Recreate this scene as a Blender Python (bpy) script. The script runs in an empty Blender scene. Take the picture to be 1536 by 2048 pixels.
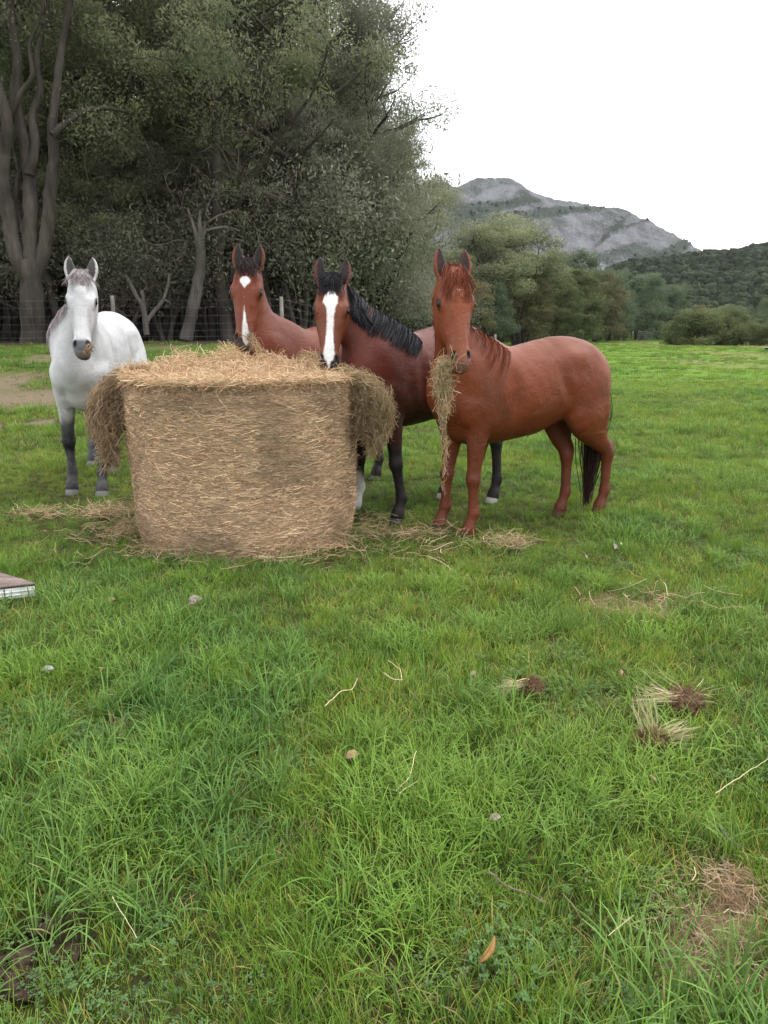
import bpy, math, random
import numpy as np
from mathutils import Vector, Matrix

SC = bpy.context.scene
COL = SC.collection
rng = np.random.default_rng(7)
random.seed(7)

# ------------------------------------------------------------------ camera
CAM_H = 1.53
FPX = 1479.0                      # focal length in pixels of the 1536 x 2048 photograph
PITCH = math.atan((1024 - 655) / FPX)
cam_d = bpy.data.cameras.new('camera')
cam = bpy.data.objects.new('camera', cam_d)
COL.objects.link(cam)
cam.location = (0, 0, CAM_H)
cam.rotation_euler = (math.pi / 2 - PITCH, 0, 0)
cam_d.sensor_fit = 'VERTICAL'
cam_d.sensor_height = 24.0
cam_d.lens = 24.0 * FPX / 2048
cam_d.clip_start = 0.05
cam_d.clip_end = 9000
SC.camera = cam

# ------------------------------------------------------------------ sky and light: bright overcast
SUN_EL, SUN_AZ = math.radians(62), math.radians(70)     # azimuth clockwise from +Y
world = bpy.data.worlds.new('World')
SC.world = world
world.use_nodes = True
wn, wl = world.node_tree.nodes, world.node_tree.links
wn.clear()
w_out = wn.new('ShaderNodeOutputWorld')
w_bg = wn.new('ShaderNodeBackground')
w_sky = wn.new('ShaderNodeTexSky')
w_sky.sky_type = 'NISHITA'
w_sky.sun_disc = False
w_sky.sun_elevation = SUN_EL
w_sky.sun_rotation = SUN_AZ
w_mix = wn.new('ShaderNodeMix'); w_mix.data_type = 'RGBA'
w_tc = wn.new('ShaderNodeTexCoord')
w_no = wn.new('ShaderNodeTexNoise')
w_no.inputs['Scale'].default_value = 2.2
w_no.inputs['Detail'].default_value = 5
w_cr = wn.new('ShaderNodeValToRGB')
w_cr.color_ramp.elements[0].position = 0.3
w_cr.color_ramp.elements[0].color = (8.2, 8.35, 8.7, 1)
w_cr.color_ramp.elements[1].position = 0.7
w_cr.color_ramp.elements[1].color = (9.6, 9.6, 9.7, 1)
w_mp = wn.new('ShaderNodeMapping'); w_mp.inputs['Scale'].default_value = (1, 1, 3)
wl.new(w_tc.outputs['Generated'], w_mp.inputs['Vector'])
wl.new(w_mp.outputs['Vector'], w_no.inputs['Vector'])
wl.new(w_no.outputs['Fac'], w_cr.inputs['Fac'])
w_mix.inputs[0].default_value = 0.94                    # closed cloud layer over the blue
wl.new(w_sky.outputs['Color'], w_mix.inputs[6])
wl.new(w_cr.outputs['Color'], w_mix.inputs[7])
wl.new(w_mix.outputs[2], w_bg.inputs['Color'])
w_bg.inputs['Strength'].default_value = 0.12
wl.new(w_bg.outputs['Background'], w_out.inputs['Surface'])

sun_d = bpy.data.lights.new('sun', 'SUN')
sun_d.energy = 1.3
sun_d.angle = math.radians(20)
sun_d.color = (1.0, 0.97, 0.92)
sun = bpy.data.objects.new('sun', sun_d)
COL.objects.link(sun)
sdir = Vector((math.sin(SUN_AZ) * math.cos(SUN_EL), math.cos(SUN_AZ) * math.cos(SUN_EL), math.sin(SUN_EL)))
sun.rotation_euler = sdir.to_track_quat('Z', 'Y').to_euler()

SC.view_settings.view_transform = 'Standard'
SC.view_settings.look = 'None'
SC.view_settings.exposure = 1.0
SC.view_settings.gamma = 1.0
SC.view_settings.use_curve_mapping = False
SC.render.engine = 'CYCLES'
SC.cycles.max_bounces = 6
SC.cycles.diffuse_bounces = 4
SC.cycles.glossy_bounces = 2
SC.cycles.transmission_bounces = 3
SC.cycles.transparent_max_bounces = 8
SC.cycles.sample_clamp_indirect = 6

# ------------------------------------------------------------------ helpers
def at(u, v, y):
    """point of the world seen at photo pixel (u, v), y metres ahead of the lens"""
    rx, ry = u - 768, 1024 - v
    d = np.array([rx, ry * math.sin(PITCH) + FPX * math.cos(PITCH), ry * math.cos(PITCH) - FPX * math.sin(PITCH)])
    return np.array([0, 0, CAM_H]) + d * (y / d[1])

def smooth(x, a, b):
    t = np.clip((x - a) / (b - a), 0, 1)
    return t * t * (3 - 2 * t)

_perm = np.random.default_rng(3).random((256, 256)).astype(np.float32)
def vnoise(x, y):
    x = np.asarray(x, float); y = np.asarray(y, float)
    xi = np.floor(x).astype(int); yi = np.floor(y).astype(int)
    fx = x - xi; fy = y - yi
    fx = fx * fx * (3 - 2 * fx); fy = fy * fy * (3 - 2 * fy)
    g = lambda i, j: _perm[i % 256, j % 256]
    return (g(xi, yi) * (1 - fx) + g(xi + 1, yi) * fx) * (1 - fy) + (g(xi, yi + 1) * (1 - fx) + g(xi + 1, yi + 1) * fx) * fy

def fbm(x, y, o=4):
    r = 0; a = 0.5; n = 0
    for k in range(o):
        r = r + a * vnoise(x * 2 ** k + 17.3 * k, y * 2 ** k + 9.1 * k); n += a; a *= 0.5
    return r / n

def ground_z(x, y):
    """lie of the land: level paddock, rising gently towards the wood on the left"""
    x = np.asarray(x, float); y = np.asarray(y, float)
    az = x / np.maximum(y, 0.6)
    A = 1 - smooth(az, -0.16, 0.16)
    r = y - 7.6
    r = np.where(r > 0, r * r / (r + 1.0), 0) * 0.095
    r = np.minimum(r, 1.12 + 0.002 * np.maximum(y - 20, 0))
    A = np.where(y > 40, A * (1 - smooth(y, 40, 120) * 0.5), A)
    far = smooth(np.hypot(x, y), 8, 25)
    b = (fbm(x * 0.55 + 31, y * 0.55) - 0.5) * (0.05 + 0.12 * far)
    b = b + (fbm(x * 2.1, y * 2.1 + 50, 2) - 0.5) * 0.045
    return A * r + b

def gpix(u, v):
    """where the ray through pixel (u, v) meets the ground"""
    d = at(u, v, 1.0) - np.array([0, 0, CAM_H])
    y0, y1 = 0.3, 200.0
    n = np.geomspace(y0, y1, 4000)
    z = CAM_H + d[2] * n - ground_z(d[0] * n, n)
    i = int(np.argmax(z < 0)) or len(n) - 1
    return np.array([d[0] * n[i], n[i], float(ground_z(d[0] * n[i], n[i]))])

def link(o, parent=None):
    COL.objects.link(o)
    if parent is not None:
        o.parent = parent
    return o

def meta(o, label=None, cat=None, group=None, kind=None):
    if label: o['label'] = label
    if cat: o['category'] = cat
    if group: o['group'] = group
    if kind: o['kind'] = kind
    return o

def empty(name, loc, label, cat, group=None, rz=0):
    o = bpy.data.objects.new(name, None)
    o.empty_display_size = 0.2
    o.location = loc; o.rotation_euler.z = rz
    link(o)
    return meta(o, label, cat, group)

def mesh_obj(name, V, F, mats, parent=None, smooth_=True, colors=None, local=None, mat_idx=None):
    """V (n,3) array, F: (m,k) array or list of tuples. World coordinates; with a parent they are made local to it."""
    V = np.asarray(V, np.float32)
    if parent is not None and local is None:
        V = V - np.array(parent.matrix_basis.translation, np.float32)
    me = bpy.data.meshes.new(name)
    if isinstance(F, np.ndarray) and F.ndim == 2:
        k = F.shape[1]; m = F.shape[0]
        me.vertices.add(len(V)); me.vertices.foreach_set('co', V.ravel())
        me.loops.add(m * k); me.loops.foreach_set('vertex_index', F.astype(np.int32).ravel())
        me.polygons.add(m)
        me.polygons.foreach_set('loop_start', np.arange(0, m * k, k, dtype=np.int32))
        me.update(calc_edges=True)
    else:
        me.from_pydata([tuple(map(float, v)) for v in V], [], [tuple(int(i) for i in f) for f in F])
    if smooth_:
        me.polygons.foreach_set('use_smooth', np.ones(len(me.polygons), bool))
    if colors is not None:
        a = me.color_attributes.new('col', 'FLOAT_COLOR', 'POINT')
        c = np.ones((len(V), 4), np.float32); c[:, :3] = colors
        a.data.foreach_set('color', c.ravel())
    for m_ in (mats if isinstance(mats, (list, tuple)) else [mats]):
        me.materials.append(m_)
    if mat_idx is not None:
        me.polygons.foreach_set('material_index', np.asarray(mat_idx, np.int32))
    me.validate()
    o = bpy.data.objects.new(name, me)
    return link(o, parent)

class Nodes:
    def __init__(s, name, rough=0.8, spec=0.3):
        s.m = bpy.data.materials.new(name); s.m.use_nodes = True
        s.n, s.l = s.m.node_tree.nodes, s.m.node_tree.links
        s.b = s.n['Principled BSDF']; s.out = s.n['Material Output']
        s.b.inputs['Roughness'].default_value = rough
        s.b.inputs['Specular IOR Level'].default_value = spec
    def add(s, t, **kw):
        x = s.n.new(t)
        for k, v in kw.items():
            if k in x.inputs.keys(): x.inputs[k].default_value = v
            else: setattr(x, k, v)
        return x
    def noise(s, scale, detail=4, vec=None, rough=0.55):
        x = s.add('ShaderNodeTexNoise', Scale=scale, Detail=detail, Roughness=rough)
        if vec is not None: s.l.new(vec, x.inputs['Vector'])
        return x.outputs['Fac']
    def pos(s, scale=(1, 1, 1)):
        g = s.add('ShaderNodeNewGeometry'); m = s.add('ShaderNodeMapping', Scale=scale)
        s.l.new(g.outputs['Position'], m.inputs['Vector'])
        return m.outputs['Vector']
    def obj(s, scale=(1, 1, 1)):
        g = s.add('ShaderNodeTexCoord'); m = s.add('ShaderNodeMapping', Scale=scale)
        s.l.new(g.outputs['Object'], m.inputs['Vector'])
        return m.outputs['Vector']
    def ramp(s, fac, stops):
        x = s.add('ShaderNodeValToRGB')
        e = x.color_ramp.elements
        while len(e) < len(stops): e.new(0.5)
        for i, (p, c) in enumerate(stops):
            e[i].position = p
            e[i].color = (c, c, c, 1) if isinstance(c, (int, float)) else (*c, 1)
        s.l.new(fac, x.inputs['Fac'])
        return x.outputs['Color']
    def mix(s, fac, a, b, mode='MIX'):
        x = s.n.new('ShaderNodeMix'); x.data_type = 'RGBA'; x.blend_type = mode
        for i, v in ((0, fac), (6, a), (7, b)):
            if isinstance(v, (int, float)):
                x.inputs[i].default_value = v if i == 0 else (v, v, v, 1)
            elif isinstance(v, tuple): x.inputs[i].default_value = (*v, 1)
            else: s.l.new(v, x.inputs[i])
        return x.outputs[2]
    def attr(s, name='col', typ='GEOMETRY', out='Color'):
        x = s.add('ShaderNodeAttribute', attribute_name=name, attribute_type=typ)
        return x.outputs[out]
    def color(s, c): s.l.new(c, s.b.inputs['Base Color']) if not isinstance(c, tuple) else s.b.inputs['Base Color'].__setattr__('default_value', (*c, 1))
    def bump(s, h, strength=0.3, dist=0.02):
        x = s.add('ShaderNodeBump', Strength=strength, Distance=dist)
        s.l.new(h, x.inputs['Height']); s.l.new(x.outputs['Normal'], s.b.inputs['Normal'])
    def leafy(s, col, amount=0.35):
        """thin leaf: some light passes through"""
        t = s.add('ShaderNodeBsdfTranslucent'); mx = s.add('ShaderNodeMixShader')
        mx.inputs[0].default_value = amount
        s.l.new(col, t.inputs['Color'])
        s.l.new(s.b.outputs[0], mx.inputs[1]); s.l.new(t.outputs[0], mx.inputs[2])
        s.l.new(mx.outputs[0], s.out.inputs['Surface'])

def ribbons(P, W, side=None, taper=True, r=None):
    """P (n, m, 3) polylines, W (n,) widths -> V, F of flat ribbons. side (n,3): direction of width"""
    r = r or rng
    n, m, _ = P.shape
    T = P[:, -1] - P[:, 0]
    if side is None:
        side = r.normal(size=(n, 3))
    side = side - (side * T).sum(1, keepdims=True) * T / np.maximum((T * T).sum(1, keepdims=True), 1e-9)
    side = side / np.maximum(np.linalg.norm(side, axis=1, keepdims=True), 1e-6)
    t = np.linspace(0, 1, m)
    w = W[:, None] * (np.sqrt(1 - t ** 2 * 0.93) if taper else np.ones(m))[None, :] * 0.5
    A = P + side[:, None, :] * w[..., None]
    B = P - side[:, None, :] * w[..., None]
    V = np.stack([A, B], 2).reshape(-1, 3)
    base = (np.arange(n) * m * 2)[:, None] + (np.arange(m - 1) * 2)[None, :]
    base = base.ravel()
    F = np.stack([base, base + 1, base + 3, base + 2], 1)
    return V, F

def tubes(paths, radii, sides=8, caps=True):
    """paths: list of (m,3); radii: list of (m,) -> V, F quads(with degenerate-free caps as ngons list)"""
    VV, FF, off = [], [], 0
    for P, R in zip(paths, radii):
        P = np.asarray(P, float); m = len(P)
        T = np.gradient(P, axis=0); T /= np.maximum(np.linalg.norm(T, axis=1, keepdims=True), 1e-9)
        ref = np.array([0.31, 0.77, 0.1]) if abs(T[0][2]) > 0.7 else np.array([0, 0, 1.0])
        U = np.cross(T, ref); U /= np.maximum(np.linalg.norm(U, axis=1, keepdims=True), 1e-9)
        W = np.cross(T, U)
        a = np.arange(sides) * 2 * np.pi / sides
        ring = P[:, None] + (np.cos(a)[None, :, None] * U[:, None] + np.sin(a)[None, :, None] * W[:, None]) * np.asarray(R)[:, None, None]
        VV.append(ring.reshape(-1, 3))
        i = np.arange(m - 1)[:, None] * sides; j = np.arange(sides)[None, :]; jn = (j + 1) % sides
        q = np.stack([i + j, i + jn, i + sides + jn, i + sides + j], -1).reshape(-1, 4) + off
        FF.append(q); off += m * sides
    return np.concatenate(VV), np.concatenate(FF)
# ================================================================== ground
BARE = []   # (x, y, rx, ry, strength) worn patches, in world metres
def _patch(u0, u1, v0, v1, st):
    a_, b_ = gpix((u0 + u1) / 2, v0), gpix((u0 + u1) / 2, v1)
    cy = (a_[1] + b_[1]) / 2
    return ((u0 + u1) / 2 - 768) / FPX * cy, cy, (u1 - u0) / 2 / FPX * cy, abs(a_[1] - b_[1]) / 2, st
for q in [(-150, 118, 748, 790, .8), (-60, 190, 775, 820, .85), (-80, 35, 842, 866, .9), (35, 110, 840, 856, .85), (-200, 60, 684, 720, .9), (60, 300, 706, 730, .7), (290, 380, 688, 702, .5), (590, 640, 860, 880, .3), (-40, 90, 905, 925, .25)]:
    BARE.append(_patch(*q))
SOIL = []
for (u, v, rx, ry, st) in [(15, 1965, .10, .09, 1.0), (110, 1880, .16, .08, .8), (150, 1905, .12, .05, .8), (1385, 1440, .07, .05, .9), (1305, 1530, .06, .05, .8)]:
    c = gpix(u, v); SOIL.append((c[0], c[1], rx, ry, st))
DRY = []
for (u, v, rx, ry, st) in [(1425, 1920, .12, .18, .8), (1455, 1790, .09, .08, .8), (1470, 1850, .10, .10, .8), (1290, 1215, .35, .2, .55), (1190, 1420, .2, .12, .35), (700, 1545, .10, .06, .5)]:
    c = gpix(u, v); DRY.append((c[0], c[1], rx, ry, st))
DRY.append(_patch(1400, 1560, 700, 728, .40)); DRY.append(_patch(1330, 1500, 716, 740, .28)); DRY.append(_patch(1180, 1320, 684, 692, .3)); DRY.append(_patch(1290, 1540, 683, 697, .45))
def patch_mask(L, x, y, seed):
    m = np.zeros_like(x)
    for (a, b, rx, ry, st) in L:
        d = np.hypot((x - a) / rx, (y - b) / ry)
        sc = 1.2 / min(rx, ry)
        d = d + (fbm(x * sc + seed, y * sc + seed, 3) - .5) * 1.3
        m = np.maximum(m, st * (1 - smooth(d, .6, 1.15)))
    return m

nr, na = 280, 500
rad = np.concatenate([[0.02], np.geomspace(.25, 6000, nr - 1)])
ang = np.concatenate([np.linspace(-.62, .62, 360), np.linspace(.62, 2 * np.pi - .62, na - 360 + 2)[1:-1]])
A_, R_ = np.meshgrid(ang, rad, indexing='ij')
X_, Y_ = R_ * np.sin(A_), R_ * np.cos(A_)
Z_ = ground_z(X_, Y_)
fade = 1 - smooth(R_, 160, 400)
Z_ = Z_ * fade + (-.8) * (1 - fade)
V = np.stack([X_, Y_, Z_], -1).reshape(-1, 3)
i = np.arange(na)[:, None]; j = np.arange(nr - 1)[None]; i2 = (i + 1) % na
F = np.stack([i * nr + j, i * nr + j + 1, i2 * nr + j + 1, i2 * nr + j], -1).reshape(-1, 4)
xf, yf = X_.ravel(), Y_.ravel()
bare = patch_mask(BARE, xf, yf, 1.0); soil = patch_mask(SOIL, xf, yf, 2.0); dry = patch_mask(DRY, xf, yf, 3.0)
def forest_floor(x, y):
    """under and in front of the wood on the left"""
    edge = 19.0 + 1.6 * (fbm(x * .35, y * .1 + 3) - .5)
    az = x / np.maximum(y, .6)
    a = smooth(y, edge, edge + 1.2) * (1 - smooth(az, -.16, -.10))
    b = smooth(y, 27 + (az + .12) * 260, 29 + (az + .12) * 262) * (1 - smooth(az, .165, .19)) * smooth(az, -.17, -.12)
    return np.maximum(a, b)
ff = forest_floor(xf, yf) * (1 - smooth(np.hypot(xf, yf), 140, 300))
N = Nodes('paddock ground', 1.0, 0.05)
n1 = N.noise(1.1, 6, N.pos()); n2 = N.noise(.23, 5, N.pos()); n3 = N.noise(38, 6, N.pos()); n4 = N.noise(6, 5, N.pos())
green = N.ramp(n1, [(.32, (.085, .180, .026)), (.52, (.120, .235, .034)), (.72, (.165, .275, .046))])
green = N.mix(N.ramp(n2, [(.45, 0), (.66, .55)]), green, (.165, .240, .045))
green = N.mix(N.ramp(n4, [(.35, .42), (.6, 0)]), green, (.055, .055, .022))
earth = N.ramp(n3, [(.35, (.052, .036, .022)), (.55, (.13, .09, .055)), (.72, (.24, .175, .115))])
sep = N.add('ShaderNodeSeparateColor'); N.l.new(N.attr('col'), sep.inputs[0])
# under the blades close by lies thatch and earth, further off the sward is seen as a whole
near = N.attr('near', out='Fac')
thatch = N.ramp(n3, [(.3, (.030, .034, .012)), (.6, (.060, .062, .022)), (.75, (.12, .10, .045))])
c = N.mix(near, green, thatch)
bc = N.mix(N.ramp(n3, [(.45, 0), (.75, .8)]), (.16, .12, .085), (.32, .25, .19))
c = N.mix(sep.outputs[0], c, bc)
c = N.mix(sep.outputs[1], c, N.ramp(n3, [(.4, (.015, .010, .008)), (.7, (.05, .032, .022))]))
c = N.mix(sep.outputs[2], c, N.ramp(n3, [(.35, (.12, .085, .045)), (.6, (.30, .22, .13))]))
c = N.mix(N.attr('wood', out='Fac'), c, N.ramp(n3, [(.35, (.030, .022, .016)), (.6, (.075, .055, .040)), (.8, (.15, .115, .085))]))
N.color(c); N.bump(n3, .6, .03)
g = mesh_obj('ground', V, F, N.m, colors=np.stack([bare, soil, dry], 1))
for nm, val in (('near', 1 - smooth(R_.ravel(), 9, 30)), ('wood', ff)):
    a_ = g.data.attributes.new(nm, 'FLOAT', 'POINT'); a_.data.foreach_set('value', val.astype(np.float32))
meta(g, kind='structure')

# ================================================================== granite mountain and wooded hills
def ridge(dist, prof, depth, base_y=None, nx=260, ny=70, rough=1.0, seed=0, slope_pow=1.0):
    """heightfield whose skyline, seen from the paddock, follows prof [(u, v)...] at distance dist"""
    us = np.array([q[0] for q in prof], float); vs = np.array([q[1] for q in prof], float)
    uu = np.linspace(us[0], us[-1], nx)
    vv = np.interp(uu, us, vs)
    top = np.array([at(u_, v_, dist) for u_, v_ in zip(uu, vv)])
    return uu, top

def hill_mesh(dist, prof, depth, back, seed, rough, nx=420, ny=130, bulge=.35):
    uu, top = ridge(dist, prof, depth, nx=nx)
    t = np.concatenate([np.linspace(0, 1, int(ny * .75)), np.linspace(1, 2, ny - int(ny * .75) + 1)[1:]])
    S, Tt = np.meshgrid(np.arange(nx), t, indexing='ij')
    X = np.interp(S, np.arange(nx), top[:, 0]); H = np.interp(S, np.arange(nx), top[:, 2])
    front = Tt <= 1
    Yy = np.where(front, dist - depth * (1 - Tt), dist + back * (Tt - 1))
    X = X * np.where(front, Yy / dist * .5 + .5, 1)
    prof_f = np.where(front, np.sin(np.clip(Tt, 0, 1) * np.pi / 2) ** 1.15, np.cos((Tt - 1) * np.pi / 2))
    Z = -2 + (H + 2) * prof_f
    n = fbm(X / 60 * rough + seed, Yy / 60 * rough, 6) - .5
    n2 = np.abs(fbm(X / 34 + seed * 3, Yy / 90 + 7, 4) - .5)
    amp = np.sin(np.clip(Tt, 0, 1) * np.pi) * np.where(front, 1, .4)
    Z = Z + amp * (n * H * bulge - n2 * H * .10)
    Z = Z + (fbm(X / 9 + 3, Yy / 9, 4) - .5) * dist * .0035 * (Z > 0)
    V = np.stack([X, Yy, Z], -1).reshape(-1, 3)
    m = Tt.shape[1]
    i = np.arange(nx - 1)[:, None] * m; j = np.arange(m - 1)[None]
    F = np.stack([i + j, i + m + j, i + m + j + 1, i + j + 1], -1).reshape(-1, 4)
    return V, F

MT = [(-900, 640), (-500, 600), (-200, 575), (100, 560), (400, 555), (560, 530), (660, 500), (740, 470), (800, 400), (850, 372), (878, 370), (893, 378), (912, 384), (930, 377), (950, 370), (975, 366), (1000, 365), (1013, 364), (1030, 373), (1048, 386), (1075, 396), (1100, 407),
      (1140, 418), (1180, 425), (1215, 428), (1245, 436), (1275, 450), (1300, 465), (1340, 490), (1375, 514), (1420, 540), (1480, 575), (1540, 610), (1640, 648)]
V, F = hill_mesh(1500, MT, 620, 500, 3.3, 1.0, nx=620, ny=140, bulge=.17)
N = Nodes('granite and scrub', 0.95, 0.1)
nn = N.noise(.020, 8, N.pos((1, 1, 1)), .62); st = N.noise(.030, 6, N.pos((1.8, .5, .25)), .6); fine = N.noise(.22, 6, N.pos((1.6, 1, .6)), .7)
rock = N.ramp(st, [(.28, (.075, .074, .083)), (.42, (.15, .148, .160)), (.60, (.205, .203, .217)), (.78, (.26, .26, .274))])
rock = N.mix(N.ramp(fine, [(.36, .5), (.48, 0)]), rock, (.125, .125, .135))
scrub = N.ramp(fine, [(.35, (.026, .034, .026)), (.6, (.055, .068, .045)), (.75, (.10, .112, .066))])
mask = N.attr('rock', out='Fac')
c = N.mix(N.add('ShaderNodeMath', operation='ADD').outputs[0], scrub, rock)
ad = c.node.inputs[0].links[0].from_node
N.l.new(mask, ad.inputs[0]); N.l.new(N.ramp(nn, [(.44, -.5), (.60, .5)]), ad.inputs[1]) if False else None
mr = N.add('ShaderNodeMapRange'); N.l.new(nn, mr.inputs[0]); mr.inputs[1].default_value = .42; mr.inputs[2].default_value = .58; mr.inputs[3].default_value = -.25; mr.inputs[4].default_value = .25
mr2 = N.add('ShaderNodeMapRange'); N.l.new(fine, mr2.inputs[0]); mr2.inputs[1].default_value = .40; mr2.inputs[2].default_value = .62; mr2.inputs[3].default_value = -.3; mr2.inputs[4].default_value = .3
a1 = N.add('ShaderNodeMath', operation='ADD'); N.l.new(mr.outputs[0], a1.inputs[0]); N.l.new(mr2.outputs[0], a1.inputs[1])
N.l.new(a1.outputs[0], ad.inputs[1]); ad.use_clamp = True
N.color(c); N.bump(fine, .9, 7.0)
mt = mesh_obj('mountain', V, F, N.m)
# bare rock domes: where the sheets of granite lie on the real mountain
def seen(V):
    r_ = V - np.array([0, 0, CAM_H]); cp, sp = math.cos(PITCH), math.sin(PITCH)
    dz = r_[:, 1] * cp - r_[:, 2] * sp; dy = r_[:, 1] * sp + r_[:, 2] * cp
    return 768 + FPX * r_[:, 0] / dz, 1024 - FPX * dy / dz
cu, cv_ = seen(V)
P_ = lambda u, v: at(u, v, 1480)
def rock_at(u, v, ru, rv, rot=0):
    dx, dv = cu - u, cv_ - v; c_, s_ = math.cos(rot), math.sin(rot)
    d = np.hypot((dx * c_ - dv * s_) / ru, (dx * s_ + dv * c_) / rv) + (fbm(V[:, 0] / 45, V[:, 2] / 30, 4) - .5) * .9
    return 1.05 - smooth(d, .7, 1.15) * 1.3
al = (cu * .90 + cv_ * .42); ac = (-cu * .42 + cv_ * .90)            # along and across the sheeting joints
mrock = .70 + (fbm(al / 70 + 3, ac / 10 + 4, 4) - .5) * 1.5 + (fbm(cu / 40, cv_ / 30 + 9, 4) - .5) * 1.0 - .5 * smooth(1010 - cu, 0, 60) * smooth(cv_, 395, 430)
def veg(u, v, ru, rv, rot, k=1.3):
    global mrock
    mrock = mrock - k * (1.0 - np.clip((rock_at(u, v, ru, rv, rot) + .25) / -1.3 + 1, 0, 1))
for q in [(1110, 424, 120, 9, .10), (1000, 412, 90, 8, .18), (925, 432, 70, 18, .2), (1015, 440, 70, 13, .2), (1270, 452, 70, 7, .35), (1345, 505, 60, 12, .6), (1290, 535, 90, 22, .35), (1240, 590, 60, 40, 0), (1215, 470, 70, 5, .75)]:
    veg(*q)
for q in [(1130, 500, 62, 60, .25), (1240, 478, 90, 18, .45), (1195, 550, 30, 40, 0), (1000, 384, 60, 12, .25)]:
    mrock = np.maximum(mrock, rock_at(*q) * .95 + (fbm(al / 40, ac / 9, 3) - .5) * .8)
mrock = mrock - smooth(1 - cu / 870, .0, .05) * 1.6 - smooth(cv_, 560, 600) * .8
a_ = mt.data.attributes.new('rock', 'FLOAT', 'POINT'); a_.data.foreach_set('value', mrock.astype(np.float32))
meta(mt, kind='structure')

HL_ = [(960, 655), (1060, 640), (1120, 618), (1160, 595), (1190, 565), (1215, 548), (1240, 541), (1290, 535), (1330, 532), (1370, 524), (1400, 521), (1440, 520), (1480, 512), (1520, 505), (1560, 500), (1640, 494), (1760, 500), (1900, 530)]
V2, F2 = hill_mesh(620, HL_, 330, 300, 8.1, 1.6, nx=240, ny=80, bulge=.16)
N = Nodes('wooded hillside', 1.0, 0.05)
n1 = N.noise(.12, 6, N.pos())
N.color(N.ramp(n1, [(.35, (.020, .028, .020)), (.65, (.050, .062, .036))]))
hill = meta(mesh_obj('hill', V2, F2, N.m), kind='structure')
# ================================================================== horses
def _n(v):
    v = np.asarray(v, float); return v / np.linalg.norm(v)

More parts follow.
